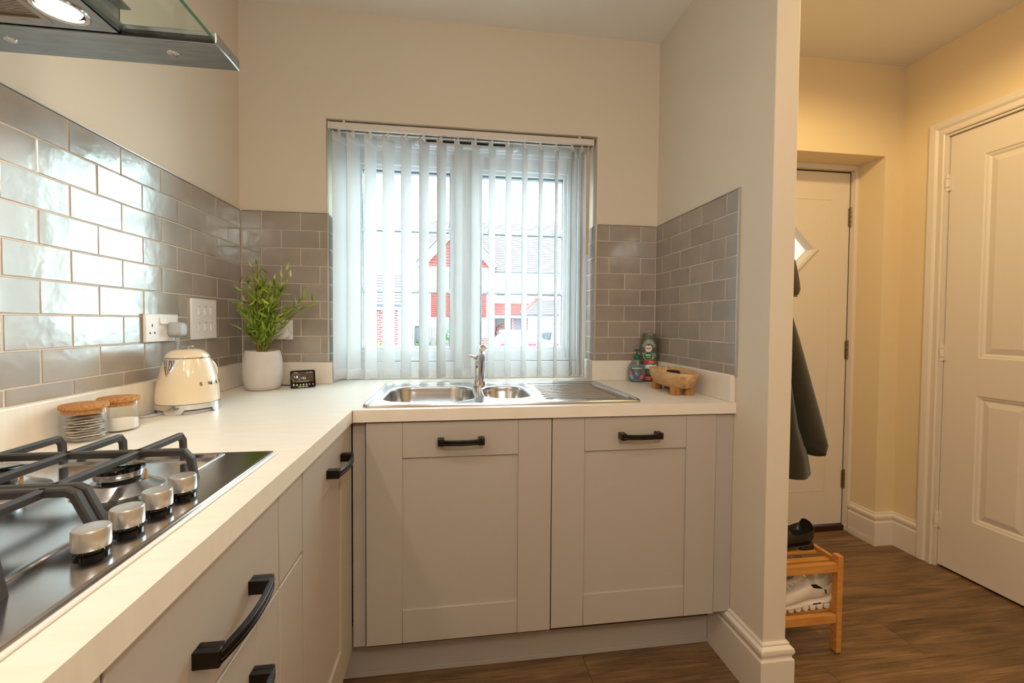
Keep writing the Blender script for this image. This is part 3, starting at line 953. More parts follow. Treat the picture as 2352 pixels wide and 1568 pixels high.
def build_tap():
    t = thing('mixer_tap', 'chrome single lever mixer tap standing behind the sink bowls', 'tap', (0.975, -0.172, WT+.0065))
    c = (0.975, -0.172); z = WT+.0065
    b = MB().lathe([(.024, z), (.0255, z+.002), (.0255, z+.005), (.024, z+.012), (.0222, z+.018), (.0205, z+.035), (.0198, z+.060), (.0198, z+.0605), (.0192, z+.061), (.0198, z+.0615), (.0195, z+.098), (.019, z+.0985), (.0185, z+.099), (.019, z+.1), (.0185, z+.118), (.014, z+.126), (.001, z+.129)], c, 28)
    obj('tap_body', b, chrome, t)
    # the spout rises from the body and reaches out over the bowls
    dirv = Vector((-0.03, -1.0, 0)).normalized()
    path, sz = [], []
    for k in range(9):
        u = k/8
        p = Vector((c[0]+.006, c[1]-.006, z+.030)) + dirv*(0.160*u) + Vector((0,0,0.134*(1-(1-u)**1.6)))
        path.append(p); sz.append((0.0125 + .001*(1-u), 0.016 - .004*u))
    rings = []
    for k, p in enumerate(path):
        tg = (path[min(k+1, 8)] - path[max(k-1, 0)]).normalized()
        sd = Vector((1, 0.035, 0)).normalized(); up = sd.cross(tg).normalized()
        rings.append([p + sd*(sz[k][0]*(abs(cos(a))**.5)*(1 if cos(a) > 0 else -1)) + up*(sz[k][1]*(abs(sin(a))**.5)*(1 if sin(a) > 0 else -1)) for a in [2*pi*j/20 for j in range(20)]])
    s = obj('spout', MB().loft(rings, True, True, True, True), chrome, t, angle=60)
    e = path[-1]; tg = (path[-1]-path[-2]).normalized()
    M = basis(e + Vector((0,0,-.002)), (1, .035, 0), Vector((1,.035,0)).cross(Vector(tg))*-1, tg)
    n = MB().lathe([(.0105, -.004), (.0118, .002), (.0118, .010), (.0106, .0105), (.0125, .012), (.0125, .022), (.011, .024), (.008, .0235), (.001, .020)], (0,0), 20, M)
    obj('aerator', n, chrome, s)
    lv = []
    for u, w, h, dz in ((0, .0125, .0120, -.004), (.15, .0120, .0110, -.001), (.35, .0100, .0080, .004), (.6, .0085, .0058, .009), (.85, .0085, .0048, .0125), (.97, .0070, .0040, .0125), (1, .0030, .0020, .0118)):
        p = Vector((c[0]-.004, c[1]+.002, z+.112)) + Vector((-0.044*u, -0.010*u, dz))
        lv.append([p + Vector((0, w*cos(a), h*sin(a))) for a in [2*pi*j/14 for j in range(14)]])
    obj('lever', MB().loft(lv, True, True, True, True), chrome, t, angle=60)
    M = basis((c[0]-.0115, c[1]-.0158, z+.080), (.81, -.59, 0), (0,0,1), (-.59, -.81, 0))
    obj('hot_marker', MB().lathe([(.0042, -.001), (.0042, .0008), (.003, .0014), (.001, .0015)], (0,0), 14, M), red_dot, t)
build_tap()
# ------------------------------------------------------------------ base cabinets
CF = -0.575            # front plane of the sink run
LF = 0.562             # front plane of the left run
def bar_handle(parent, cx, y, cz, length=0.143):
    """bow handle, local axes: x along, -y out of the door"""
    mb = MB()
    h = length/2
    for s in (-1, 1):
        x = cx + s*(h-.0095)
        mb.box(x-.0095, x-.0002, y-.030, y+.0005, cz-.0105, cz+.0105)
        mb.box(x+.0002, x+.0095, y-.030, y+.0005, cz-.0105, cz+.0105)
        mb.box(x-.0009, x+.0009, y-.0285, y+.0005, cz-.009, cz+.009)
    n = 10
    for zz0, zz1 in ((cz+.0008, cz+.0085), (cz-.0085, cz-.0008)):
        rings = []
        for k in range(n+1):
            u = -1 + 2*k/n
            x = cx + u*(h-.004); yo = y - .024 - .0095*(1-u*u)
            rings.append([(x, yo, zz0), (x, yo-.008, zz0+.0012), (x, yo-.008, zz1-.0012), (x, yo, zz1)])
        mb.loft(rings, True, True, True, True)
    rings = []
    for k in range(n+1):
        u = -1 + 2*k/n
        x = cx + u*(h-.004); yo = y - .024 - .0095*(1-u*u)
        rings.append([(x, yo, cz-.003), (x, yo-.006, cz-.003), (x, yo-.006, cz+.003), (x, yo, cz+.003)])
    mb.loft(rings, True, True, True, True)
    return obj('handle', mb, gunmetal, parent, world=False, bevel=0.0009, seg=2)
def shaker(parent, name, x0, x1, z0, z1, y=0.0, t=0.020, st=0.1075, tr=0.110, br=0.104, rec=0.0065):
    mb = MB()
    mb.box(x0, x0+st, y, y+t, z0, z1).box(x1-st, x1, y, y+t, z0, z1)
    mb.box(x0+st+.0006, x1-st-.0006, y+.0002, y+t, z1-tr, z1).box(x0+st+.0006, x1-st-.0006, y+.0002, y+t, z0, z0+br)
    d = obj(name, mb, cab_mat, parent, world=False, bevel=0.0012)
    obj('centre_panel', MB().box(x0+st-.006, x1-st+.006, y+rec, y+t-.003, z0+br-.006, z1-tr+.006), cab_mat, d, world=False)
    return d
def slab(parent, name, x0, x1, z0, z1, y=0.0, t=0.020):
    return obj(name, MB().box(x0, x1, y, y+t, z0, z1), cab_mat, parent, world=False, bevel=0.0015)
def carcass(parent, x0, x1, z0=0.16, z1=0.868, y0=0.024, y1=0.50):
    return obj('carcass', MB().box(x0, x1, y0, y1, z0, z1), carcass_mat, parent, world=False)
def build_cabinets():
    # sink run, facing -y: local = world offset
    a = thing('base_cabinet', 'taupe shaker cabinet under the main sink bowl, left of the two', 'cabinet', (0.607, CF, 0), 0, 'shaker fronts below the sink')
    d = shaker(a, 'door', 0, 0.5755, 0.178, 0.8675)
    bar_handle(d, 0.287, 0, 0.8085)
    carcass(a, 0.0, 0.570, z1=0.70, y0=0.022, y1=0.42)
    b = thing('base_cabinet', 'taupe shaker cabinet under the drainer, next to the dividing wall', 'cabinet', (1.1855, CF, 0), 0, 'shaker fronts below the sink')
    d = shaker(b, 'door', 0, 0.570, 0.181, 0.8690)
    bar_handle(d, 0.2925, 0, 0.8085)
    carcass(b, 0.0, 0.565, z1=0.70, y0=0.022, y1=0.42)
    f = thing('corner_post', 'narrow taupe filler post in the corner between the two cabinet runs', 'filler', (0.564, -0.556, 0.0))
    obj('post', MB().box(0.564, 0.602, -0.556, -0.520, 0.166, 0.868), cab_mat, f, bevel=0.001)
    g = thing('end_panel', 'narrow taupe filler panel between the right cabinet and the dividing wall', 'filler', (1.76, CF, 0.0))
    obj('panel', MB().box(1.7585, 1.821, CF+.004, CF+.024, 0.182, 0.868), cab_mat, g, bevel=0.001)
    p = thing('plinth', 'taupe plinth board under the sink cabinets with a floor seal', 'plinth', (1.15, -0.47, 0.0))
    obj('plinth_board', MB().box(0.45, 1.803, -0.470, -0.452, 0.018, 0.172), cab_mat, p)
    obj('plinth_seal', MB().box(0.45, 1.803, -0.474, -0.452, 0.0006, 0.0175), cab_mat, p, bevel=0.001)
    # left run, facing +x: local x runs along world +y
    R = radians(90)
    c = thing('base_cabinet', 'narrow taupe shaker cabinet door in the corner of the left run', 'cabinet', (LF, -0.984, 0), R)
    d = shaker(c, 'door', 0, 0.424, 0.155, 0.8655, st=0.124, br=0.1)
    bar_handle(d, 0.238, 0, 0.800, 0.150)
    carcass(c, 0.0, 0.40, y0=0.022, y1=0.48)
    s = thing('base_cabinet', 'slim taupe pull-out cabinet between the corner door and hob drawers', 'cabinet', (LF, -1.106, 0), R)
    slab(s, 'drawer', 0, 0.1165, 0.7035, 0.8655)
    slab(s, 'door', 0, 0.1165, 0.155, 0.6985)
    carcass(s, 0.0, 0.117, y0=0.022, y1=0.48, z1=0.66)
    h = thing('drawer_cabinet', 'taupe drawer cabinet below the gas hob with bow handles', 'cabinet', (LF, -1.4885, 0), R)
    d = slab(h, 'drawer', 0, 0.379, 0.7035, 0.8655)
    bar_handle(d, 0.205, 0, 0.771, 0.160)
    d = shaker(h, 'drawer', 0, 0.379, 0.430, 0.6985, st=0.085, tr=0.105, br=0.09)
    bar_handle(d, 0.205, 0, 0.627, 0.160)
    d = shaker(h, 'drawer', 0, 0.379, 0.155, 0.425, st=0.085, tr=0.105, br=0.09)
    carcass(h, 0.0, 0.379, y0=0.022, y1=0.48, z1=0.66)
    k = thing('base_cabinet', 'taupe slab cabinet left of the hob drawers at the frame edge', 'cabinet', (LF, -2.092, 0), R)
    slab(k, 'door', 0, 0.600, 0.155, 0.8655)
    carcass(k, 0.0, 0.600, y0=0.022, y1=0.48)
    p = thing('plinth', 'taupe plinth board under the left cabinet run', 'plinth', (0.45, -1.4, 0.0))
    obj('plinth_board', MB().box(0.432, 0.449, -2.3, -0.476, 0.0006, 0.150), cab_mat, p)
build_cabinets()

# ------------------------------------------------------------------ gas hob
def build_hob():
    t = thing('gas_hob', 'stainless steel four burner gas hob set into the left worktop', 'hob', (0.27, -1.29, WT))
    x0, x1, y0, y1 = HOB
    zt = WT + 0.0075
    rx0, rx1, ry0, ry1 = x0+.022, 0.4325, y0+.014, y1-.012
    mb = MB().plate([rrect(x0+.006, x1-.006, y0+.006, y1-.006, .004, 3), rrect(rx0, rx1, ry0, ry1, .01, 5)], zt-.002, zt)
    rings = [[(p[0], p[1], z) for p in rrect(x0+e, x1-e, y0+e, y1-e, .005, 3)] for e, z in ((0, WT), (0, WT+.003), (.002, zt-.001), (.006, zt))]
    mb.loft(rings, False, False, True, True)
    rings = [[(p[0], p[1], z) for p in rrect(rx0+e, rx1-e, ry0+e, ry1-e, .01, 5)] for e, z in ((0, zt), (.001, zt+.0018), (.004, zt+.002), (.007, zt+.0005), (.009, zt-.005), (.016, zt-.0058), (.024, zt-.006))]
    mb.loft(rings, False, True, True, True)
    obj('hob_plate', mb, steel_dark, t, angle=30)
    seal = MB().box(x1-.001, x1+.0055, y0-.002, y1+.003, WT, WT+.0042)
    obj('sealant', seal, seal_mat, t, bevel=0.002)
    zb = zt - .006
    burn = [(0.352, -1.168, 1.0), (0.172, -1.168, 1.25), (0.172, -1.425, 1.0), (0.352, -1.425, 0.8)]
    for bx, by, s in burn:
        b = obj('burner_cone', MB().lathe([(.056*s, zb+.0003), (.054*s, zb+.0018), (.050*s, zb+.003), (.036*s, zb+.0135), (.033*s, zb+.0148), (.026*s, zb+.0150), (.024*s, zb+.008), (.001, zb+.008)], (bx, by), 36), steel, t)
        obj('burner_neck', MB().lathe([(.020*s, zb+.006), (.020*s, zb+.0215), (.001, zb+.0215)], (bx, by), 24), iron, b)
        obj('burner_ring', MB().lathe([(.020*s, zb+.0212), (.029*s, zb+.0212), (.0300*s, zb+.0225), (.0300*s, zb+.030), (.001, zb+.030)], (bx, by), 36), steel, b)
        obj('burner_cap', MB().lathe([(.0302*s, zb+.0301), (.0318*s, zb+.0312), (.0318*s, zb+.0355), (.030*s, zb+.0368), (.001, zb+.0372)], (bx, by), 36), black_gloss, b)
        obj('igniter', MB().lathe([(.0020, zb+.012), (.0020, zb+.024), (.0011, zb+.025), (.0011, zb+.029), (.0006, zb+.030)], (bx+.034*s, by+.006), 10), cork, b)
    kx = 0.4735
    for ky in (-1.3815, -1.3295, -1.276, -1.2215):
        base = obj('knob', MB().lathe([(.0145, zt+.0085), (.0166, zt+.009), (.0170, zt+.012), (.0168, zt+.0285), (.0158, zt+.0302), (.012, zt+.0308), (.001, zt+.0308)], (kx, ky), 40), knob_steel, t)
        obj('knob_collar', MB().lathe([(.0155, zt), (.0155, zt+.003), (.012, zt+.0042), (.010, zt+.0086), (.001, zt+.0086)], (kx, ky), 28), black_gloss, base)
    # pan supports, cast bars with a rounded square section
    zs = 0.9625
    def bar(mb, pts, w=0.0052):
        P = [Vector(p) for p in pts]
        rings = []
        for i, p in enumerate(P):
            d0 = (P[i]-P[i-1]).normalized() if i else None
            d1 = (P[i+1]-P[i]).normalized() if i < len(P)-1 else None
            tg = ((d0 or d1) + (d1 or d0)).normalized()
            ln = 1/max(tg.dot(d1 or d0), .5)
            hor = Vector((tg.x, tg.y, 0))
            hor = hor if hor.length > 1e-4 else Vector(((P[0]-P[1]).x or (P[-1]-P[-2]).x, (P[0]-P[1]).y, 0))
            ref = (P[-1]-P[0]); ref.z = 0; ref.normalize()
            sd = Vector((-ref.y, ref.x, 0)); up = sd.cross(tg).normalized()
            q = []
            for cx_, cz_ in ((-.7,-1),(.7,-1),(1,-.6),(.75,.75),(.4,1),(-.4,1),(-.75,.75),(-1,-.6)):
                q.append(p + sd*(w*cx_) + up*(w*cz_*1.1*ln))
            rings.append(q)
        mb.loft(rings, True, True, True, False)
    zf = zb + .0003
    def support(ya, yb, label):
        s = thing('pan_support', label, 'pan support', ((0.17+0.37)/2, (ya+yb)/2, zf), 0, 'pan supports on the hob')
        mb = MB()
        d = 1 if ya > yb else -1      # ya is the end towards the wall side foot
        # three bars along y with a bent foot at the outer end
        for x in (0.172, 0.270, 0.370):
            bar(mb, [(x, ya+.004*d, zf+.004), (x, ya+.002*d, zs-.010), (x, ya-.006*d, zs), (x, yb, zs)])
        ym = ya - .110*d
        bar(mb, [(0.452, ym, zf+.004), (0.446, ym, zs-.012), (0.436, ym, zs), (0.10, ym, zs), (0.088, ym, zs-.012), (0.084, ym, zf+.004)])
        bar(mb, [(0.424, yb, zf+.004), (0.416, yb, zs-.030), (0.404, yb, zs-.004), (0.396, yb, zs), (0.11, yb, zs), (0.09, yb, zs-.014), (0.084, yb, zf+.004)])
        obj('support_grid', mb, iron, s, bevel=0)
        ft = MB()
        for x, y in ((0.452, ym), (0.424, yb), (0.084, ym), (0.084, yb)):
            ft.box(x-.004, x+.004, y-.004, y+.004, zf, zf+.006)
        obj('rubber_foot', ft, black_plastic, s)
    support(-1.043, -1.2975, 'black cast iron pan support on the far half of the hob, nearest jars')
    support(-1.566, -1.3125, 'black cast iron pan support on the near half of the hob')
build_hob()

# ------------------------------------------------------------------ extractor hood
def build_hood():
    t = thing('extractor_hood', 'steel and glass extractor hood with a lit lamp over the hob', 'extractor hood', (0.0, -1.3, 1.65))
    z = 1.65
    y0, y1 = -1.58, -1.015
    obj('side_band', MB().box(-0.007, 0.4635, -1.0965, y1, z, z+.020), hood_steel, t, bevel=0.002)
    obj('side_band', MB().box(-0.007, 0.4635, y0, y0+.0815, z, z+.020), hood_steel, t, bevel=0.002)
    for ya in (-1.1000, y0+.082):
        obj('rubber_seal', MB().box(0.0, 0.4605, ya, ya+.003, z-.0005, z+.010), black_plastic, t)
    # body below the glass, open for the filter, with a lamp hole
    lamps = [(0.268, -1.148), (0.268, y0+.133)]
    fx0, fx1, fy0, fy1 = 0.02, 0.232, y0+.102, -1.114
    circ = lambda c, r: [(c[0]+r*cos(2*pi*k/28), c[1]+r*sin(2*pi*k/28)) for k in range(28)]
    bb = MB().plate([[(-.006, y0+.087), (0.3185, y0+.087), (0.3185, -1.1005), (-.006, -1.1005)], [(fx0, fy0), (fx1, fy0), (fx1, fy1), (fx0, fy1)]] + [circ(l, .0305) for l in lamps], z, z+.0015)
    bb.box(0.3170, 0.3185, y0+.087, -1.1005, z, z+.040).box(-.006, 0.3185, -1.1025, -1.1005, z, z+.040).box(-.006, 0.3185, y0+.087, y0+.089, z, z+.040)
    bb.box(-.006, 0.335, y0+.087, -1.1005, z+.040, z+.043)
    bd = obj('hood_body', bb, hood_steel, t)
    fl = MB()
    k = 0
    y = fy0 + .006
    while y < fy1-.008:
        fl.box(fx0+.008, fx1-.008, y, y+.0022, z+.0022, z+.0052); y += .0036
    fl.box(fx0, fx1, fy0, fy1, z+.006, z+.0072)
    fl.box(fx0, fx0+.009, fy0, fy1, z-.001, z+.006).box(fx1-.009, fx1, fy0, fy1, z-.001, z+.006).box(fx0+.0091, fx1-.0091, fy0, fy0+.007, z-.001, z+.006).box(fx0+.0091, fx1-.0091, fy1-.009, fy1, z-.001, z+.006)
    obj('grease_filter', fl, filter_mat, bd)
    for lx, ly in lamps:
        rg = obj('lamp_ring', MB().lathe([(.0300, z+.010), (.0275, z+.002), (.0285, z-.0012), (.0335, z-.0018), (.0352, z-.0005), (.0352, z+.0002)], (lx, ly), 32, None, False, False), chrome, bd)
        obj('lamp_disc', MB().lathe([(.001, z+.0012), (.0245, z+.0012), (.026, z+.004), (.001, z+.005)], (lx, ly), 28), lamp_glow, rg)
        ld = bpy.data.lights.new('hood_lamp_light', 'SPOT')
        ld.energy = 5.5 if ly > -1.3 else 3.5
        ld.color = (1.0, 0.86, 0.68); ld.spot_size = radians(165); ld.spot_blend = 0.4; ld.shadow_soft_size = 0.012
        lo = bpy.data.objects.new('hood_lamp_light', ld); lo.location = (lx, ly, z-.004); COL.objects.link(lo)
    gl = MB().box(0.3188, 0.4612, y0+.086, -1.1004, z+.0020, z+.0080)
    obj('glass_canopy', gl, glass_hood, t)
    obj('glass_edge', MB().box(0.4613, 0.4624, y0+.086, -1.1004, z+.0020, z+.0080), glass_edge, t)
    fr = MB()
    for i in range(4):
        fr.box(0.3187+i*.0035, 0.3210+i*.0035, y0+.10, -1.1010, z+.0082, z+.0085)
    obj('glass_print', fr, gasket, t)
    for bx in (0.372, 0.121):
        obj('button', MB().lathe([(.009, z+.0002), (.0085, z-.0012), (.006, z-.0018), (.001, z-.0016)], (bx, -1.057), 18), chrome, t)
    obj('chimney', MB().box(-.006, 0.24, -1.41, -1.19, z+.0402, CK-.002), hood_steel, t, bevel=0.002)
build_hood()
# ------------------------------------------------------------------ things on the worktop
def build_jars():
    def jar(name, label, c, r, h, lid):
        t = thing(name, label, 'jar', (c[0], c[1], WT), 0, 'cork lidded glass jars beside the hob')
        g = MB().lathe([(r-.004, WT), (r-.001, WT+.0012), (r, WT+.004), (r, WT+h), (r-.0006, WT+h+.001), (r-.0022, WT+h), (r-.0024, WT+.006), (r-.006, WT+.0042), (.001, WT+.004)], c, 40)
        obj('glass_body', g, glass_jar, t, angle=50)
        l = MB().lathe([(r-.004, WT+h-.009), (r-.0028, WT+h-.0088), (r-.0027, WT+h+.0009), (r+.0006, WT+h+.0012), (r+.001, WT+h+.002), (r+.001, WT+h+lid-.001), (r, WT+h+lid), (.001, WT+h+lid)], c, 40)
        obj('cork_lid', l, cork, t, angle=50)
        return t
    c1, c2 = (0.062, -0.848), (0.070, -0.762)
    jar('glass_jar', 'round glass jar with cork lid holding tea bags', c1, 0.040, 0.070, 0.0105)
    jar('glass_jar', 'round glass jar with cork lid holding white sugar', c2, 0.0385, 0.070, 0.0105)
    rng = random.Random(5)
    z = WT + .0043
    n = 24
    for k in range(9):
        rad = rng.uniform(.030, .033); th = 0.0045
        tilt = rng.uniform(-.03, .03) + (0.10 if k == 8 else 0.03*(k > 5))
        ph = rng.uniform(0, 6)
        def ring(rr, zz):
            out = []
            for j in range(n):
                a = 2*pi*j/n
                q = rr*(1+.03*sin(3*a+ph))
                out.append((c1[0]+q*cos(a)+.0012*sin(k*2.1), c1[1]+q*sin(a)+.001*cos(k*1.7), z+zz+tilt*q*cos(a-ph)*.8+.0007*sin(5*a+ph)*(rr > .02)))
            return out
        mb = MB().loft([ring(.004, th*.35), ring(rad*.7, th*.22), ring(rad*.94, th*.42), ring(rad, th*.5), ring(rad*.94, th*.62), ring(rad*.7, th*.95), ring(.004, th)], True, True, True, True)
        nth = ('bottom', 'second from bottom', 'third from bottom', 'fourth from bottom', 'middle', 'fourth from top', 'third from top', 'second from top', 'topmost')[k]
        lab = 'round white tea bag in the glass jar, %s of the pile' % nth
        o = tag(obj('tea_bag', mb, tea_paper, None), lab, 'tea bag', 'tea bags in the jar')
        z += th + .0011
    sg = []
    for rr, zz in ((.002, .0044), (.034, .0044), (.0358, .007), (.0358, .024)):
        sg.append([(c2[0]+rr*cos(2*pi*j/32), c2[1]+rr*sin(2*pi*j/32), WT+zz + (.012*cos(2*pi*j/32+.9) if zz > .02 else 0)) for j in range(32)])
    sg.append([(c2[0]+.018*cos(2*pi*j/32), c2[1]+.018*sin(2*pi*j/32), WT+.024+.006*cos(2*pi*j/32+.9)) for j in range(32)])
    sg.append([(c2[0]+.001*cos(2*pi*j/32), c2[1]+.001*sin(2*pi*j/32), WT+.025) for j in range(32)])
    o = obj('sugar', MB().loft(sg, True, True, True, True), sugar_mat)
    tag(o, 'white sugar heaped inside the glass jar behind the tea bags', 'sugar', kind='stuff')
build_jars()

def build_kettle():
    c = (0.092, -0.529); z = WT
    t = thing('kettle', 'cream retro electric kettle with chrome base and spout', 'kettle', (c[0], c[1], z))
    prof = [(.0772, .0285), (.0780, .034), (.0778, .050), (.0762, .070), (.0732, .090), (.0690, .110), (.0640, .128), (.0590, .143), (.0545, .155)]
    body = MB().lathe([(r, z+h) for r, h in prof], c, 56, None, True, True)
    b = obj('body', body, cream_enamel, t, angle=60)
    obj('lid_band', MB().lathe([(.0546, z+.1548), (.0556, z+.1556), (.0556, z+.1585), (.0542, z+.1592)], c, 48), chrome, t)
    obj('lid', MB().lathe([(.0540, z+.1590), (.0535, z+.161), (.0490, z+.168), (.0420, z+.1745), (.0340, z+.1790), (.0240, z+.1812), (.001, z+.1818)], c, 48), cream_enamel, t, angle=60)
    kn = MB().lathe([(.003, z+.1815), (.003, z+.1875), (.0150, z+.1885), (.0165, z+.1895), (.0160, z+.1903), (.001, z+.191)], c, 28)
    obj('lid_knob', kn, chrome, t)
    # chrome skirt with cut-outs, four feet
    sk = MB(); n = 64
    ro, ri = .0785, .0760
    def low(a):
        u = (a/(2*pi)*4 + .12) % 1.0
        if u < .30: return .0006
        if u < .36: return .0006 + (u-.30)/.06*.0125
        if u < .94: return .0131
        return .0006 + (1-u)/.06*.0125
    rings = []
    for f in (0, 1, 2, 3):
        ring = []
        for j in range(n):
            a = 2*pi*j/n
            r_, z_ = ((ri, low(a)), (ro+.0005*(f == 1), low(a)), (ro, .0268), (ri, .0278))[f]
            ring.append((c[0]+r_*cos(a), c[1]+r_*sin(a), z+z_))
        rings.append(ring)
    rings.append(rings[0])
    sk.loft(rings, False, False, True, True)
    obj('chrome_skirt', sk, chrome, t, angle=40)
    obj('power_base', MB().lathe([(.070, z), (.0715, z+.0015), (.0715, z+.008), (.068, z+.0105), (.040, z+.012), (.040, z+.029), (.001, z+.029)], c, 48), grey_plastic, t)
    # spout: chrome V hugging the upper body
    phi = radians(-104)
    e = Vector((cos(phi), sin(phi), 0)); s = Vector((-sin(phi), cos(phi), 0))
    def rbody(h):
        for (r0, h0), (r1, h1) in zip(prof, prof[1:]):
            if h0 <= h <= h1: return r0 + (r1-r0)*(h-h0)/(h1-h0)
        return prof[-1][0]
    rings = []
    for k in range(9):
        u = k/8
        h = .1535 - u*.046
        half = .026*(1-u)**.85 + .0012
        out = .017*(1-u)**1.2 + .0012
        r0 = rbody(h)
        ring = []
        for q in range(9):
            v = -1 + q/4
            ang = v*half/r0
            d = e*cos(ang) + s*sin(ang)
            bulge = out*(1-abs(v)**1.3)
            p = Vector((c[0], c[1], z+h)) + d*(r0 + .0006 + bulge)
            ring.append(p)
        rings.append(ring)
    sp = MB().loft(rings, False, False, False, True)
    top = rings[0]
    sp.add([Vector((c[0], c[1], z+.1535)) + e*.045] + list(top), [(0, i+1, i+2) for i in range(8)], False)
    obj('spout', sp, chrome, t, angle=70)
    # handle on the far side
    hp = []
    for u in [k/12 for k in range(13)]:
        a = pi*u
        rr = .050 + .048*sin(a)**.8
        hp.append(Vector((c[0], c[1], z+.152 - .118*u + .012*sin(a))) - e*rr*1.0)
    obj('handle', MB().tube(hp, [.009]*13, 10), cream_enamel, t)
    # chrome letters around the body, both sides of the spout
    h = .083
    r = rbody(h)
    for base, order in ((-38, 'SMEG'), (-170-60, 'SMEG')):
        for k, ch in enumerate(order):
            if base == -38: ang = radians(base + k*20.5)
            else: ang = radians(base + k*20.5)
            d = Vector((cos(ang), sin(ang), 0)); sd = Vector((-sin(ang), cos(ang), 0))
            M = basis(Vector((c[0], c[1], z+h)) + d*(r+.0012), sd, Vector((0,0,1))*.97 - d*.2, d + Vector((0,0,.2)))
            obj('letter', text_mb(ch, .0135, .0018, M, bold=.0001, squash=1.3), letter_chrome, b)
    # lead
    return c
KC = build_kettle()

def build_left_sockets():
    # double socket
    t = thing('double_socket', 'white double power socket on the left tiled wall', 'socket', (0.0, -0.499, 1.1535))
    x = 0.0085
    y0, y1, z0, z1 = -0.573, -0.427, 1.1115, 1.1935
    obj('face_plate', MB().box(0.0, x, y0, y1, z0, z1), white_plastic, t, bevel=0.003)
    h = MB()
    for yy, zz, w, hh in ((-0.545, 1.160, .0045, .009), (-0.5545, 1.1385, .007, .005), (-0.535, 1.1385, .007, .005)):
        h.box(x-.002, x+.0003, yy-w/2, yy+w/2, zz-hh/2, zz+hh/2)
    obj('pin_hole', h, black_plastic, t)
    for yy in (-0.5085, -0.4955):
        mb = MB().add([(x, yy-.0060, 1.1645), (x, yy+.0060, 1.1645), (x+.006, yy+.0060, 1.1645), (x+.006, yy-.0060, 1.1645), (x, yy-.0060, 1.185), (x, yy+.0060, 1.185), (x+.0015, yy+.0060, 1.185), (x+.0015, yy-.0060, 1.185)],
                 [(0,1,2,3),(7,6,5,4),(3,2,6,7),(0,3,7,4),(1,5,6,2),(0,4,5,1)])
        obj('rocker_switch', mb, white_plastic, t, bevel=0.0008)
    obj('screw_cap', MB().lathe([(.0035, 0), (.0035, .0006), (.001, .0007)], (0,0), 14, basis((x, -0.5665, 1.1525), (0,1,0), (0,0,1), (1,0,0))), white_plastic, t)
    # plug with its lead going down behind the kettle
    p = thing('power_plug', 'grey moulded plug with cable in the right half of the double socket', 'plug', (x, -0.462, 1.147))
    rings = []
    for e, xx in ((.004, x), (0, x+.004), (0, x+.022), (.003, x+.032), (.009, x+.036)):
        rings.append([(xx, a, b) for a, b in rrect(-0.483+e, -0.438-e, 1.125+e, 1.170-e, .012-e*.4, 5)])
    pb = obj('plug_body', MB().loft(rings, True, True, True, True), grey_plastic, p, angle=60)
    g = MB()
    for k in range(5):
        zz = 1.124 - k*.006
        g.lathe([(.003, zz-.0042), (.0066-k*.0005, zz-.004), (.0066-k*.0005, zz), (.003, zz+.0005)], (x+.016, -0.4605), 12)
    obj('strain_relief', g, grey_plastic, pb)
    pts = [(x+.016, -0.4605, 1.10), (x+.016, -0.461, 1.06), (x+.014, -0.462, 1.02), (x+.010, -0.470, 0.98), (0.0165, -0.490, 0.945), (0.0225, -0.53, 0.9190), (0.018, -0.580, 0.9133), (0.018, -0.618, 0.9133), (0.030, -0.632, 0.9133), (0.048, -0.622, 0.9133), (0.058, -0.598, 0.9133)]
    # smooth
    P = []
    for i in range(len(pts)-1):
        a = Vector(pts[max(i-1,0)]); b = Vector(pts[i]); c = Vector(pts[i+1]); d = Vector(pts[min(i+2,len(pts)-1)])
        for k in range(4):
            u = k/4
            P.append(.5*((2*b)+(c-a)*u+(2*a-5*b+4*c-d)*u*u+(3*b-a-3*c+d)*u**3))
    P.append(Vector(pts[-1]))
    obj('cable', MB().tube(P, .0031, 8), grey_plastic, p)
    # six-gang appliance switch
    s = thing('switch_plate', 'white plate of six appliance rocker switches near the corner', 'switch', (0.0, -0.28, 1.185))
    y0, y1, z0, z1 = -0.357, -0.206, 1.1115, 1.2505
    obj('face_plate', MB().box(0.0, x, y0, y1, z0, z1), white_plastic, s, bevel=0.003)
    for r_, zz in enumerate((1.2085, 1.1535)):
        for k, yy in enumerate((-0.3155, -0.277, -0.241)):
            on = (r_ == 0 and k == 2)
            ta, tb = (.0035, .0012) if on else (.0010, .0048)
            mb = MB().add([(x, yy-.0075, zz-.013), (x, yy+.0075, zz-.013), (x+tb, yy+.0075, zz-.013), (x+tb, yy-.0075, zz-.013), (x, yy-.0075, zz+.013), (x, yy+.0075, zz+.013), (x+ta, yy+.0075, zz+.013), (x+ta, yy-.0075, zz+.013)],
                          [(0,1,2,3),(7,6,5,4),(3,2,6,7),(0,3,7,4),(1,5,6,2),(0,4,5,1)])
            rk = obj('rocker_switch', mb, white_plastic, s, bevel=0.0006)
            obj('rocker_slot', MB().box(x-.001, x+.0003, yy-.0078, yy+.0078, zz+.0132, zz+.0158), grey_plastic, s)
            lb = MB().box(x+.0040, x+.0052, yy-.0045, yy+.0045, zz-.0088, zz-.0080).box(x+.0040, x+.0052, yy-.003, yy+.003, zz-.0108, zz-.0100)
            if not on: obj('printed_label', lb, grey_plastic, rk)
    sc = MB()
    for yy in (-0.3335, -0.223):
        for zz in (1.2075, 1.1525):
            sc.lathe([(.0018, 0), (.0018, .0007), (.001, .0008)], (0,0), 10, basis((x, yy, zz), (0,1,0), (0,0,1), (1,0,0)))
    obj('screw', sc, grey_plastic, s)
build_left_sockets()

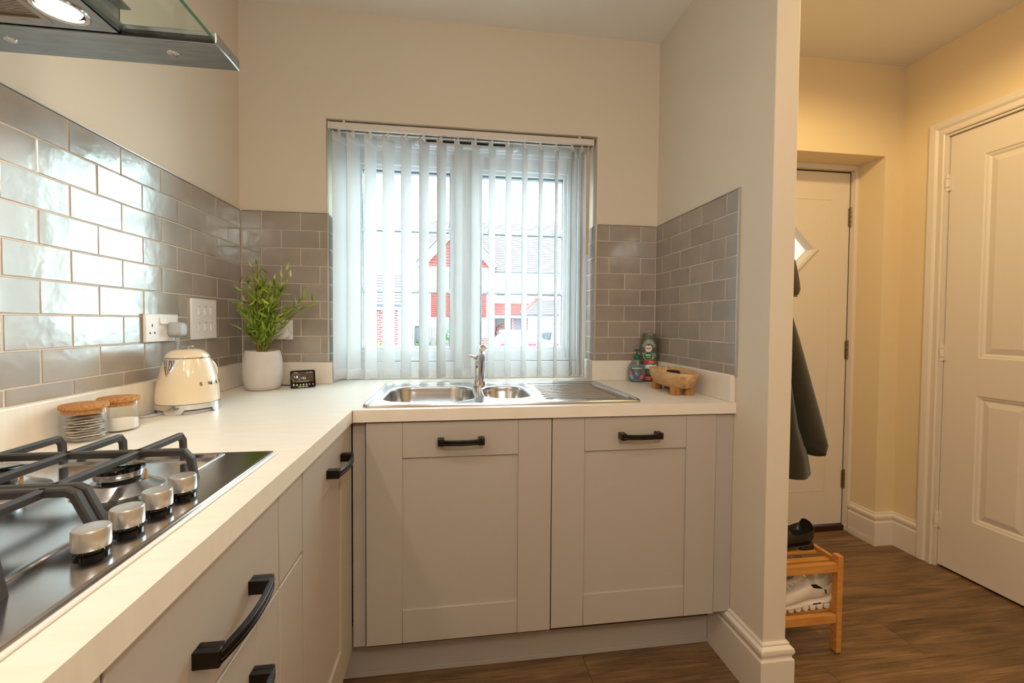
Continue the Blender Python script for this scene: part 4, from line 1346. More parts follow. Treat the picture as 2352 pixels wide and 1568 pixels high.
def build_back_socket():
    t = thing('wall_socket', 'white single socket on the tiled wall behind the potted plant', 'socket', (0.158, 0, 1.14))
    obj('face_plate', MB().box(0.114, 0.2005, -0.0085, 0.0, 1.098, 1.181), white_plastic, t, bevel=0.003)
    p = thing('air_freshener', 'round white plug-in adapter in the socket behind the plant', 'plug', (0.161, -0.0085, 1.131))
    M = basis((0.161, -0.0085, 1.131), (1,0,0), (0,0,1), (0,-1,0))
    obj('adapter_body', MB().lathe([(.0300, 0), (.0312, .003), (.0312, .020), (.0290, .026), (.027, .0275), (.001, .028)], (0,0), 36, M), white_plastic, p, angle=40)
    obj('adapter_tab', MB().lathe([(.0105, 0), (.0110, .002), (.0105, .018), (.001, .020)], (0.026, -0.008), 20, M), white_plastic, p)
    k = thing('meter_cable', 'thin black cable running down the tiles behind the plant to the meter', 'cable', (0.09, -0.004, 0.98))
    pts = [(0.112, -0.0045, 1.085), (0.088, -0.0045, 1.092), (0.0735, -0.0045, 1.075), (0.0735, -0.0045, 1.04), (0.074, -0.006, 1.008), (0.076, -0.0148, 0.985), (0.078, -0.0150, 0.93), (0.085, -0.022, 0.9118), (0.12, -0.035, 0.9118), (0.18, -0.045, 0.9118), (0.230, -0.070, 0.9118), (0.255, -0.098, 0.9140)]
    P = []
    for i in range(len(pts)-1):
        a = Vector(pts[max(i-1,0)]); b = Vector(pts[i]); c = Vector(pts[i+1]); d = Vector(pts[min(i+2,len(pts)-1)])
        for q in range(4):
            u = q/4
            P.append(.5*((2*b)+(c-a)*u+(2*a-5*b+4*c-d)*u*u+(3*b-a-3*c+d)*u**3))
    P.append(Vector(pts[-1]))
    obj('cable', MB().tube(P, .0016, 6), black_plastic, k)
build_back_socket()

def build_plant():
    c = (0.135, -0.133); z = WT
    t = thing('potted_plant', 'green artificial bamboo plant in a white speckled stoneware pot', 'potted plant', (c[0], c[1], z))
    rng = random.Random(21)
    n = 40
    prof = [(.050, 0.0), (.058, .004), (.0635, .020), (.0680, .045), (.0698, .075), (.0690, .100), (.0660, .125), (.0615, .142), (.0590, .1485), (.0570, .1505), (.0545, .1490), (.0545, .135), (.001, .134)]
    rings = []
    for r, h in prof:
        rings.append([(c[0]+r*(1+.008*sin(2*a+1)+.006*sin(3*a+h*30))*cos(a), c[1]+r*(1+.008*sin(2*a+1)+.006*sin(3*a+h*30))*sin(a), z+h+(.0015*sin(2*a+.5) if h > .14 else 0)) for a in [2*pi*j/n for j in range(n)]])
    pot = obj('pot', MB().loft(rings, True, True, True, True), pot_mat, t, angle=70)
    # raised and sunken speckles
    sp = MB()
    for k in range(90):
        a = rng.uniform(0, 2*pi); h = rng.uniform(.02, .14)
        rr = .0700 if h < .1 else .0690 - (h-.1)*.16
        rr = rr - (.0012 if h > .03 else .0065)
        q = rng.uniform(.0004, .0009)
        sp.ball((c[0]+rr*cos(a), c[1]+rr*sin(a), z+h), q, 5, 4)
    obj('speckle', sp, cane_mat, pot)
    obj('soil', MB().lathe([(.0535, z+.130), (.0535, z+.138), (.030, z+.141), (.001, z+.142)], c, 24), soil_mat, t)
    # canes and branching stems; tips measured off the plant's outline
    tips = [(-.020, -.030, .470), (-.045, -.020, .440), (.000, -.040, .478), (.030, -.030, .452), (-.075, -.030, .405), (-.090, -.035, .355), (-.070, -.05, .30), (.020, -.06, .400),
            (.060, -.035, .425), (.095, -.020, .462), (.115, -.025, .435), (.085, -.045, .370), (.150, .010, .355), (.180, .020, .345), (.110, -.010, .320), (.050, -.055, .330), (-.030, -.065, .340), (.012, -.075, .300), (-.055, -.06, .24), (.075, -.05, .285), (-.012, -.02, .445), (.035, .03, .40), (-.035, .04, .42), (.0, .05, .36)]
    leaf_pts = []
    for k, (dx, dy, h) in enumerate(tips):
        b = Vector((c[0]+rng.uniform(-.018, .018), c[1]+rng.uniform(-.016, .016), z+.138))
        e = Vector((c[0]+dx, max(min(c[1]+dy, -0.018), -1), z+h))
        e.x = max(e.x, 0.022)
        m = b.lerp(e, .45) + Vector(((b.x-e.x)*.22, (b.y-e.y)*.2, .03))
        P = []
        for i in range(11):
            u = i/10
            P.append((1-u)**2*b + 2*u*(1-u)*m + u*u*e + Vector((rng.uniform(-.002, .002), rng.uniform(-.002, .002), 0))*u)
        cane = k < 5
        obj('cane' if cane else 'stem', MB().tube(P, [(.0042 if cane else .0019)*(1-u*.75) for u in [i/10 for i in range(11)]], 6), cane_mat if cane else stem_mat, t)
        for i in range(2, 11):
            leaf_pts.append((P[i], (P[min(i+1, 10)]-P[i-1]).normalized(), i/10))
    # leaf meshes: folded lance shapes
    def leaf_mesh(L, w, curl, m):
        mb = MB(); vs = []; N = 6
        for i in range(N+1):
            u = i/N
            half = w*(sin(pi*u**.8))*(1-.25*u) if 0 < i < N else .0002
            zc = -curl*u*u
            vs += [(L*u, -half, zc+half*.45), (L*u, 0, zc), (L*u, half, zc+half*.45)]
        fs = []
        for i in range(N):
            a = i*3
            fs += [(a, a+3, a+4, a+1), (a+1, a+4, a+5, a+2)]
        mb.add(vs, fs, True)
        me = mb.mesh('leaf', m, fix=False)
        return me
    kinds = [leaf_mesh(.046, .0062, .010, leaf_mat), leaf_mesh(.038, .0055, .016, leaf_mat), leaf_mesh(.052, .0058, .006, leaf_mat), leaf_mesh(.036, .0060, .004, leaf_light), leaf_mesh(.030, .0048, .010, leaf_light)]
    cnt = 0
    order = list(range(len(leaf_pts)))
    rng.shuffle(order)
    for idx in (order + order):
        if cnt >= 290: break
        p, tg, u = leaf_pts[idx]
        a = rng.uniform(0, 2*pi)
        out = Vector((cos(a), sin(a), 0))
        d = (tg*rng.uniform(.15, .9) + out*rng.uniform(.5, 1.0) + Vector((0,0,rng.uniform(-.35, .35)))).normalized()
        young = u > .75 and p.y < -0.13 and rng.random() < .75
        me = kinds[rng.choice((3, 4)) if young else rng.randrange(3)]
        s = rng.uniform(.85, 1.35) * (.85 if u > .85 else 1.0)
        tip = p + d*.05*s
        if tip.y > -0.006 or tip.x < 0.006 or tip.z < z+.125: continue
        side = d.cross(Vector((0,0,1))).normalized() if abs(d.z) < .97 else Vector((1,0,0))
        roll = rng.uniform(-.9, .9)
        upv = side.cross(d)
        side2 = side*cos(roll) + upv*sin(roll)
        M = basis(p, d, side2, d.cross(side2))
        o = put('leaf', me, t); o.matrix_basis = M @ Matrix.Scale(s, 4)
        cnt += 1
    fill = MB()
    src = kinds[0]
    for q in range(260):
        p, tg, u = leaf_pts[rng.randrange(len(leaf_pts))]
        if u > .85: continue
        a = rng.uniform(0, 2*pi)
        d = (tg*rng.uniform(.2, .9) + Vector((cos(a), sin(a), 0))*rng.uniform(.4, .9)).normalized()
        s = rng.uniform(.7, 1.1)
        tip = p + d*.05*s
        if tip.y > -0.006 or tip.x < 0.006 or tip.z < z+.13: continue
        side = d.cross(Vector((0,0,1))).normalized() if abs(d.z) < .97 else Vector((1,0,0))
        M = basis(p, d, side, d.cross(side)) @ Matrix.Scale(s, 4)
        me = kinds[rng.randrange(3)]
        fill.add([v.co for v in me.vertices], [tuple(f.vertices) for f in me.polygons], True, M)
    o = obj('inner_leaves', fill, leaf_mat, t, fix=False); o['kind'] = 'stuff'
build_plant()
def build_meter():
    a = Vector((0.2395, -0.1400, WT+.0006)); bv = Vector((0.3205, -0.1010, WT+.0006))
    ux = (bv-a); wd = ux.length; ux.normalize()
    nrm = Vector((ux.y, -ux.x, 0))
    lean = radians(14)
    up = Vector((0,0,1))*cos(lean) - nrm*sin(lean)
    fz = nrm*cos(lean) + Vector((0,0,1))*sin(lean)
    t = thing('energy_meter', 'small black smart energy display leaning beside the plant pot', 'energy meter', tuple((a+bv)/2))
    M = basis(a, ux, up, fz)
    H = 0.0715
    rings = []
    for e, zz in ((.004, -.014), (0, -.011), (0, -.002), (.0015, 0)):
        rings.append([(x, y, zz) for x, y in rrect(e, wd-e, e, H-e, .006, 5)])
    obj('casing', MB().loft(rings, True, True, True, True, M), black_gloss, t, angle=50)
    obj('stand', MB().add([(.02, .003, -.012), (wd-.02, .003, -.012), (wd-.02, .05, -.012), (.02, .05, -.012)] , [(0,1,2,3)], False, M).box(.02, wd-.02, .001, .004, -.028, -.012, M), black_plastic, t)
    obj('screen', MB().box(.006, wd-.007, .0235, H-.007, -.0005, .0003, M), screen_mat, t)
    def txt(s, x, y, size, m, name='display_text', b=0.0):
        return obj(name, text_mb(s, size, .0002, M @ Matrix.Translation((x, y, .0006)), bold=b), m, t)
    txt('192', .0455, .0385, .0125, screen_ink)
    txt('e', .0305, .0350, .0095, screen_ink)
    txt('used so far today: £1.92', .043, .0270, .0046, screen_ink)
    txt('08:31', .0735, .0615, .0050, screen_ink)
    txt('GAS', .0605, .0618, .0038, screen_ink)
    txt('SMART', .0195, .0625, .0038, screen_ink)
    fl = MB()
    fl.prism([(.0135, .050), (.0165, .0455), (.0150, .0455), (.0160, .040), (.0125, .0462), (.0142, .0462)], .0003, .0007, M)
    fl.prism([(.0230, .0515), (.0262, .0465), (.0268, .0432), (.0248, .0405), (.0215, .0402), (.0196, .0430), (.0205, .0465)], .0003, .0007, M)
    obj('flame_icon', fl, screen_ink, t)
    dial = []
    for k in range(17):
        an = radians(160 + 200*k/16 - 250)
        dial.append((.018+.0155*cos(radians(-20+260*k/16)), .0445+.0145*sin(radians(-20+260*k/16)), .0006))
    obj('dial_ring', MB().tube(dial, .00025, 4, True, M), grey_plastic, t)
    obj('dial_level', MB().prism([(.0062, .041), (.0100, .034), (.0135, .0300), (.0120, .0275), (.0075, .032), (.0050, .038)], .0003, .0006, M), ink_green, t)
    ic = MB()
    for k, x in enumerate((.0105, .0225, .0345, .0455, .0560)):
        ic.box(x-.0024, x+.0024, .0125, .0150, 0, .0005, M)
        ic.box(x-.0030, x+.0030, .0100, .0112, 0, .0005, M)
        if k == 0: ic.prism([(x-.0034, .0150), (x+.0034, .0150), (x, .0182)], 0, .0005, M)
        else: ic.box(x-.0014, x+.0014, .0152, .0166, 0, .0005, M)
    for x, s in ((.0675, -1), (.0795, 1)):
        ic.box(x-.003, x+.003, .0130, .0148, 0, .0005, M)
        ic.prism([(x+s*.0035, .0139), (x+s*.0004, .0172), (x+s*.0004, .0106)], 0, .0005, M)
    obj('button_icon', ic, lab_white, t)
    for x, m in ((.0320, led_green), (.0440, led_amber), (.0560, led_amber)):
        obj('status_led', MB().box(x-.0045, x+.0045, .0042, .0062, 0, .0007, M), m, t)
build_meter()

def label_on(mb_pts, M): return [M @ Vector(p) for p in mb_pts]
def oval_ring(c, ax, ay, z, n=36, ux=Vector((1,0,0)), uy=Vector((0,1,0)), p=2.0):
    out = []
    for j in range(n):
        a = 2*pi*j/n
        cx_, sy_ = cos(a), sin(a)
        out.append(Vector(c) + ux*(ax*abs(cx_)**(2/p)*(1 if cx_ >= 0 else -1)) + uy*(ay*abs(sy_)**(2/p)*(1 if sy_ >= 0 else -1)) + Vector((0,0,z)))
    return out
def build_bottles():
    # the camera-facing direction of each bottle's label
    def frame(ang):
        n = Vector((cos(ang), sin(ang), 0)); u = Vector((-sin(ang), cos(ang), 0))
        return u, n
    # hand soap
    c = (1.6985, -0.064, 0); u, n = frame(radians(-112))
    t = thing('soap_bottle', 'clear hand soap pump bottle with green pump and fish tank label', 'bottle', (c[0], c[1], WT))
    prof = [(.026, .016, 0), (.0335, .0195, .002), (.0375, .0215, .015), (.0405, .0235, .032), (.0410, .0238, .048), (.0385, .0228, .066), (.0330, .0205, .081), (.0255, .0172, .092), (.0175, .0138, .0995), (.0135, .0125, .1030), (.0125, .0120, .1065)]
    obj('bottle_body', MB().loft([oval_ring(c, a, b, WT+h, 36, u, n) for a, b, h in prof], True, True, True, True), soap_clear, t, angle=60)
    obj('soap_liquid', MB().loft([oval_ring(c, a*.95, b*.94, WT+h, 30, u, n) for a, b, h in [(.028, .017, .003)] + prof[2:7]] , True, True, True, True), soap_liquid, t, angle=60)
    pc = (c[0], c[1])
    pm = MB().lathe([(.0142, WT+.104), (.0150, WT+.1055), (.0148, WT+.1175), (.0140, WT+.1185), (.0098, WT+.1190), (.0096, WT+.1228), (.0042, WT+.1235), (.0040, WT+.1420), (.001, WT+.142)], pc, 28)
    hd = []
    for s_, w_, h_ in ((-.0165, .004, .1415), (-.012, .0075, .1435), (0, .0085, .1465), (.010, .0070, .1445), (.0165, .0045, .1400)):
        cc = Vector((c[0], c[1], WT+h_)) + u*s_*.95
        hd.append([cc + n*(w_*cos(a)) + Vector((0,0,.0032*sin(a))) for a in [2*pi*j/14 for j in range(14)]])
    pm.loft(hd, True, True, True, True)
    obj('pump', pm, pump_green, t, angle=50)
    def wrap(x, z, off=.0005, prof_=prof):
        h = z
        for (a0, b0, h0), (a1, b1, h1) in zip(prof_, prof_[1:]):
            if h0 <= h <= h1:
                f = (h-h0)/max(h1-h0, 1e-6); A = a0+(a1-a0)*f; B = b0+(b1-b0)*f; break
        else: A, B = prof_[4][0], prof_[4][1]
        x = max(-A*.98, min(A*.98, x))
        q = B*sqrt(max(0, 1-(x/A)**2))
        return Vector((c[0], c[1], WT+h)) + u*x - (-n)*(q+off)
    def patch(name, poly, m, par, w=wrap, off=.0006):
        # thin decal that follows the bottle: fan of the polygon about its centre, subdivided
        cx_ = sum(p[0] for p in poly)/len(poly); cz_ = sum(p[1] for p in poly)/len(poly)
        vs = [w(cx_, cz_, off)]; fs = []
        K = 4
        ring_n = len(poly)*3
        edge = []
        for i, p in enumerate(poly):
            q = poly[(i+1) % len(poly)]
            for s_ in range(3):
                edge.append((p[0]+(q[0]-p[0])*s_/3, p[1]+(q[1]-p[1])*s_/3))
        for k in range(1, K+1):
            for (x, z_) in edge:
                vs.append(w(cx_+(x-cx_)*k/K, cz_+(z_-cz_)*k/K, off))
        for j in range(ring_n):
            fs.append((0, 1+j, 1+(j+1) % ring_n))
        for k in range(K-1):
            for j in range(ring_n):
                a = 1+k*ring_n
                fs.append((a+j, a+ring_n+j, a+ring_n+(j+1) % ring_n, a+(j+1) % ring_n))
        mb = MB().add(vs, fs, True)
        return obj(name, mb, m, par, fix=True)
    def wtext(name, s, x, z, size, m, par, w=wrap, off=.0010, bold=.0002, squash=1.0):
        mb = text_mb(s, size, .0002, Matrix.Identity(4), bold=bold, squash=squash)
        mb.v = [tuple(w(x+p[0], z+p[1], off+p[2]*.3)) for p in mb.v]
        return obj(name, mb, m, par)
    # label art: words, coral, fish in plain shapes
    patch('label_band', [(-.024, .0575), (.024, .0575), (.024, .0690), (-.024, .0690)], lab_green, t, off=.0008)
    wtext('label_text', 'PALMOLIVE', 0, .0634, .0085, lab_white, t, off=.0013, bold=.0003)
    rng = random.Random(4)
    patch('label_art', [(-.033, .047), (-.026, .050), (-.020, .040), (-.024, .035), (-.031, .038)], lab_orange, t)
    patch('label_art', [(-.034, .035), (-.020, .033), (-.012, .018), (-.022, .014), (-.031, .024)], lab_blue, t)
    patch('label_art', [(-.024, .053), (-.014, .056), (-.010, .040), (-.020, .036)], lab_navy, t, off=.0007)
    patch('label_art', [(-.010, .050), (.000, .045), (.006, .034), (.000, .032), (-.008, .041)], lab_blue, t, off=.0009)
    patch('label_art', [(.002, .034), (.007, .033), (.005, .030), (.001, .031)], lab_red, t, off=.0010)
    patch('label_art', [(.012, .016), (.027, .018), (.033, .032), (.034, .046), (.027, .040), (.020, .030), (.011, .022)], lab_coral, t)
    patch('label_art', [(.008, .015), (.022, .014), (.030, .026), (.020, .025)], lab_orange, t, off=.0009)
    for k in range(14):
        x, z_ = .026 + rng.uniform(-.006, .006), .047 + rng.uniform(-.012, .010)
        patch('label_art', [(x-.0015, z_-.0015), (x+.0015, z_-.0012), (x+.0012, z_+.0016), (x-.0012, z_+.0013)], lab_coral, t, off=.0009)
    patch('label_art', [(.020+.0055*cos(a), .0275+.0055*sin(a)) for a in [2*pi*j/10 for j in range(10)]], lab_blue, t, off=.0011)
    patch('label_art', [(-.010, .017), (.010, .017), (.008, .024), (-.008, .025)], lab_navy, t, off=.0006)
    # washing-up liquid
    c = (1.7655, -0.0445, 0); u, n = frame(radians(-118))
    f = thing('washing_up_liquid', 'tall green washing up liquid bottle in the worktop corner', 'bottle', (c[0], c[1], WT))
    prof2 = [(.0350, .0200, 0), (.0375, .0225, .003), (.0385, .0235, .020), (.0385, .0235, .080), (.0378, .0232, .120), (.0350, .0222, .160), (.0312, .0205, .190), (.0282, .0190, .2110), (.0278, .0188, .2165), (.0250, .0170, .2205)]
    cc = c; uu, nn_ = u, n
    obj('bottle_body', MB().loft([oval_ring(c, a, b, WT+h, 36, u, n, 2.6) for a, b, h in prof2], True, True, True, True), green_clear, f, angle=60)
    obj('cap', MB().loft([oval_ring(c, a, b, WT+h, 30, u, n, 2.6) for a, b, h in ((.0352, .0203, .0004), (.0380, .0228, .003), (.0390, .0240, .018), (.0390, .0240, .034))], True, True, True, True), lab_dark, f, angle=60)
    def wrap2(x, z, off=.0005):
        h = z
        A, B = prof2[-1][0], prof2[-1][1]
        for (a0, b0, h0), (a1, b1, h1) in zip(prof2, prof2[1:]):
            if h0 <= h <= h1:
                q = (h-h0)/max(h1-h0, 1e-6); A = a0+(a1-a0)*q; B = b0+(b1-b0)*q; break
        x = max(-A*.98, min(A*.98, x))
        q = B*(max(0, 1-abs(x/A)**2.6))**(1/2.6)
        return Vector((cc[0], cc[1], WT+h)) + uu*x + nn_*(q+off)
    P2 = lambda nm, poly, m, off=.0006: patch(nm, poly, m, f, wrap2, off)
    circ = lambda x, z_, r, k=20: [(x+r*cos(2*pi*j/k), z_+r*sin(2*pi*j/k)) for j in range(k)]
    # sunburst of thin silver rays around the roundels
    for j in range(44):
        a = 2*pi*j/44
        if sin(a) < -.82: continue
        r0, r1 = .020, .031 + .004*sin(a)
        ca, sa = cos(a), sin(a)
        z_c = .128 if sa < .2 else .150
        P2('label_ray', [(r0*ca - .0007*sa, z_c+r0*sa*1.25+.0007*ca), (r1*ca-.0009*sa, z_c+r1*sa*1.25+.0009*ca), (r1*ca+.0009*sa, z_c+r1*sa*1.25-.0009*ca), (r0*ca+.0007*sa, z_c+r0*sa*1.25-.0007*ca)], lab_silver if j % 2 else lab_white, .0006)
    P2('label_art', [(-.030, .060), (.031, .060), (.029, .098), (-.026, .098)], lab_green, .0005)
    P2('label_roundel', circ(-.002, .118, .0205), lab_white, .0007)
    P2('label_roundel', circ(-.002, .118, .0195), lab_green, .0009)
    P2('label_roundel', circ(-.002, .152, .0172), lab_green, .0010)
    P2('label_roundel', circ(-.002, .152, .0160), lab_white, .0012)
    P2('label_art', [(-.006, .164), (.002, .164), (.001, .170), (-.003, .172), (-.006, .169)], lab_green, .0014)
    wtext('label_text', 'FAIRY', -.002, .1515, .0128, lab_red, f, wrap2, .0016, .0005, .82)
    wtext('label_text', 'MAX', -.002, .1215, .0118, lab_white, f, wrap2, .0013, .0004, .95)
    wtext('label_text', 'POWER', -.002, .1110, .0055, lab_white, f, wrap2, .0013, .0001)
    P2('label_band', [(-.020, .081), (.031, .084), (.033, .097), (-.018, .097)], lab_red, .0009)
    wtext('label_text', 'FASTER', .010, .0925, .0050, lab_white, f, wrap2, .0014, .0001)
    wtext('label_text', 'CLEANING', .010, .0868, .0050, lab_white, f, wrap2, .0014, .0001)
    P2('label_band', [(-.030, .060), (.033, .060), (.033, .080), (-.026, .078)], lab_white, .0008)
    P2('label_band', [(-.033, .006), (.034, .006), (.034, .0255), (-.033, .0255)], lab_red, .0022)
    wtext('label_text', 'CLEAN', -.004, .0185, .0080, lab_white, f, wrap2, .0030, .0002)
    wtext('label_text', 'HOLIDAY', -.002, .0100, .0055, lab_white, f, wrap2, .0030, .0001)
build_bottles()

def build_trough():
    c = Vector((1.7215, -0.338, 0))
    t = thing('wooden_bowl', 'carved oval wooden bowl on four stubby legs by right wall', 'bowl', (c.x, c.y, WT))
    ux, uy = Vector((1, -0.06, 0)).normalized(), Vector((0.06, 1, 0)).normalized()
    lift = .026
    out = [(.040, .105, 0.0), (.048, .118, .004), (.058, .134, .018), (.0635, .145, .034), (.0655, .150, .050), (.0650, .1500, .0585), (.0635, .148, .0600), (.0600, .1435, .0590), (.0560, .137, .045), (.050, .126, .026), (.040, .106, .014), (.010, .03, .012)]
    rings = []
    for a, b, h in out:
        rg = oval_ring(c, a, b, WT+lift+h, 44, ux, uy, 2.25)
        rg = [p + Vector((0,0,.0022*cos((p-c).dot(uy)*16)))*(1 if h > .02 else 0) for p in rg]
        rings.append(rg)
    obj('bowl_shell', MB().loft(rings, True, True, True, True), teal_wood, t, angle=60)
    for sx in (-1, 1):
        for sy in (-1, 1):
            p = c + ux*(sx*.0255) + uy*(sy*.081)
            obj('leg', MB().lathe([(.0190, WT), (.0198, WT+.002), (.0196, WT+.020), (.0185, WT+lift+.007)], (p.x, p.y), 20), teal_wood2, t, angle=50)
    # black scouring pad and its wire, resting in the bowl
    zf = WT+lift+.0145
    s = thing('scrubber', 'black oval scrubber with a wire loop lying in the wooden bowl', 'scrubber', (1.722, -0.335, zf))
    sc = Vector((1.7255, -0.338, 0))
    pad = [oval_ring(sc, a, b, zf+h, 28, ux, uy) + [] for a, b, h in ((.018, .026, 0.0), (.024, .034, .006), (.0245, .035, .036), (.022, .031, .0420), (.006, .010, .044))]
    obj('pad', MB().loft(pad, True, True, True, True), black_plastic, s, angle=60)
    pts = []
    for k in range(15):
        a = pi*k/14
        pts.append((1.709 - .0*k, -0.296 + .019*cos(a)*1.0, zf+.036 + .024*sin(a)))
    pts = [(1.709, -0.277, zf+.004)] + pts + [(1.712, -0.315, zf+.020)]
    obj('wire_loop', MB().tube(pts, .0009, 6), chrome, s)
build_trough()

# ------------------------------------------------------------------ hall: rack, shoes, coat, bag
def build_rack():
    t = thing('shoe_rack', 'low bamboo shoe rack with two slatted shelves against the dividing wall', 'shoe rack', (2.10, -0.34, 0))
    xa, xb = 1.9215, 2.2475
    ya, yb = -0.588, -0.060
    for x in (xa, xb-.021):
        for y in (ya, yb-.026):
            lg = obj('leg', MB().box(x, x+.021, y, y+.026, 0.003, 0.353), bamboo, t, bevel=0.0015)
            obj('foot_pad', MB().box(x+.003, x+.018, y+.003, y+.023, 0.0, 0.003), black_plastic, lg)
            if x > 2 and y < -.3:
                for z in (0.316, 0.131):
                    M = basis((x+.0212, y+.013, z), (0,1,0), (0,0,1), (1,0,0))
                    obj('screw', MB().lathe([(.0038, -.001), (.0038, .0006), (.001, .0008)], (0,0), 10, M @ Matrix.Translation((0,0,0))), chrome, lg)
    for zt in (0.326, 0.141):
        for x in (xa+.004, xb-.019):
            obj('rail', MB().box(x, x+.014, ya+.026, yb-.026, zt-.012, zt+.012), bamboo, t, bevel=0.001)
        obj('end_bar', MB().box(xa+.021, xb-.021, ya+.003, ya+.021, zt-.030, zt), bamboo, t, bevel=0.001)
        obj('end_bar', MB().box(xa+.021, xb-.021, yb-.021, yb-.003, zt-.030, zt), bamboo, t, bevel=0.001)
        y = ya+.034
        while y < yb-.05:
            obj('slat', MB().box(xa+.018, xb-.019, y, y+.024, zt-.0125, zt-.0015), bamboo, t, bevel=0.001)
            y += .060
build_rack()

def shoe_rings(spec, n=24):
    """spec rows: (x along from heel to toe, half width, bottom z, top z[, depth of the opening])"""
    rings = []
    for row in spec:
        s, w, z0, z1 = row[:4]; dip = row[4] if len(row) > 4 else 0
        ring = []
        for j in range(n):
            a = 2*pi*j/n - pi/2
            y = w*(abs(cos(a))**.75)*(1 if cos(a) >= 0 else -1)
            sn = sin(a)
            z = (z0+z1)/2 + (z1-z0)/2*(abs(sn)**.8)*(1 if sn >= 0 else -1)
            if dip and sn > .45:
                z -= dip*((sn-.45)/.55)**.5
                y *= 1 - .12*((sn-.45)/.55)
            ring.append(Vector((s, y, z)))
        rings.append(ring)
    return rings
def build_shoes():
    zsh = 0.3245
    def black(y, x_heel, label, rz):
        t = thing('black_shoe', label, 'shoe', (x_heel, y, zsh), rz, 'black leather shoes on the top shelf')
        # local: heel at 0, toe towards -x
        up = [(-.001, .020, .030, .080), (-.004, .029, .022, .094), (-.009, .0320, .020, .1005), (-.012, .0330, .019, .1020, .05), (-.028, .0360, .018, .096, .06), (-.048, .037, .017, .088, .055), (-.075, .036, .016, .084, .045), (-.098, .036, .015, .086, .030), (-.108, .036, .015, .086), (-.130, .038, .013, .072), (-.165, .043, .012, .058), (-.200, .045, .012, .048), (-.235, .041, .012, .040), (-.258, .030, .013, .033), (-.268, .012, .016, .026)]
        obj('upper', MB().loft(shoe_rings(up), True, True, True, True), black_leather, t, world=False, angle=70)
        obj('lining', MB().box(-.088, -.016, -.024, .024, .040, .050), shoe_in, t, world=False, bevel=.004)
        so = [(-.000, .024, .014, .024), (-.008, .034, .012, .024), (-.030, .038, .012, .023), (-.080, .036, .010, .021), (-.120, .037, .008, .018), (-.160, .044, .004, .015), (-.205, .047, .004, .014), (-.245, .041, .005, .015), (-.268, .020, .008, .017)]
        obj('sole', MB().loft(shoe_rings(so), True, True, True, True), black_leather, t, world=False, angle=40)
        he = [(.001, .026, 0, .013), (-.010, .035, 0, .013), (-.040, .036, 0, .013), (-.062, .034, 0, .013)]
        obj('heel', MB().loft([[Vector((s, -w, z0)), Vector((s, w, z0)), Vector((s, w, z1)), Vector((s, -w, z1))] for s, w, z0, z1 in he], True, True, True, False), black_leather, t, world=False, bevel=0.004)
    black(-0.452, 2.231, 'black leather slip-on shoe on top shelf, nearest the camera', radians(3))
    black(-0.330, 2.222, 'black leather slip-on shoe on top shelf, behind the nearer black one', radians(-4))
    zs = 0.1395
    def sneaker(y, x_heel, label, rz, m=sneaker_mat):
        t = thing('sneaker', label, 'shoe', (x_heel, y, zs), rz, 'white running shoes on the lower shelf')
        up = [(-.004, .016, .046, .092), (-.006, .026, .038, .112), (-.009, .0305, .034, .121), (-.014, .0320, .033, .122, .05), (-.030, .0345, .032, .108, .06), (-.052, .036, .030, .094, .05), (-.078, .036, .029, .100, .05), (-.096, .036, .029, .106, .035), (-.104, .036, .028, .107), (-.125, .038, .027, .088), (-.160, .042, .025, .074), (-.200, .045, .024, .058), (-.240, .043, .023, .048), (-.268, .032, .025, .042), (-.282, .012, .028, .036)]
        obj('upper', MB().loft(shoe_rings(up), True, True, True, True), m, t, world=False, angle=70)
        so = [(.004, .026, .022, .044), (-.006, .036, .018, .040), (-.030, .041, .015, .036), (-.080, .040, .014, .033), (-.130, .041, .013, .032), (-.180, .047, .013, .030), (-.230, .047, .014, .028), (-.268, .037, .017, .028), (-.290, .012, .021, .030)]
        sl_ = obj('midsole', MB().loft(shoe_rings(so), True, True, True, True), sneaker_sole, t, world=False, angle=60)
        lug = MB()
        k = 0
        x = -.002
        while x > -.275:
            w = .036 if x > -.03 else .042
            lug.prism([(x+.004, .020), (x-.022, .020), (x-.020, .004), (x-.008, .000), (x+.002, .006)], -w, w, Matrix(((1,0,0,0),(0,0,1,0),(0,1,0,0),(0,0,0,1))))
            x -= .030
        obj('outsole', lug, sneaker_sole, sl_, world=False, bevel=0.003)
        obj('lining', MB().box(-.092, -.018, -.024, .024, .044, .054), shoe_in, t, world=False, bevel=.004)
        st = MB()
        for k in range(5):
            st.tube([(-.108-k*.017, -.022, .0885-k*.005), (-.110-k*.017, 0, .0925-k*.0052), (-.108-k*.017, .022, .0885-k*.005)], .0022, 6)
        obj('laces', st, sneaker_sole, t, world=False)
        M = Matrix.Translation((-.046, -.0372, .064)) @ Matrix.Rotation(radians(90), 4, 'X')
        obj('heel_print', text_mb('2OX', .009, .0012, M @ Matrix.Rotation(radians(-75), 4, 'Z'), bold=.0002), black_plastic, t, world=False)
        M = Matrix.Translation((-.085, -.0412, .0262)) @ Matrix.Rotation(radians(90), 4, 'X')
        obj('sole_print', text_mb('AUNPL STEP', .0060, .0016, M, bold=.0001), black_plastic, sl_, world=False)
    sneaker(-0.510, 2.262, 'white chunky running shoe on the lower shelf, nearest the camera', radians(2))
    sneaker(-0.395, 2.252, 'white running shoe on the lower shelf, behind the nearer one', radians(-3))
build_shoes()

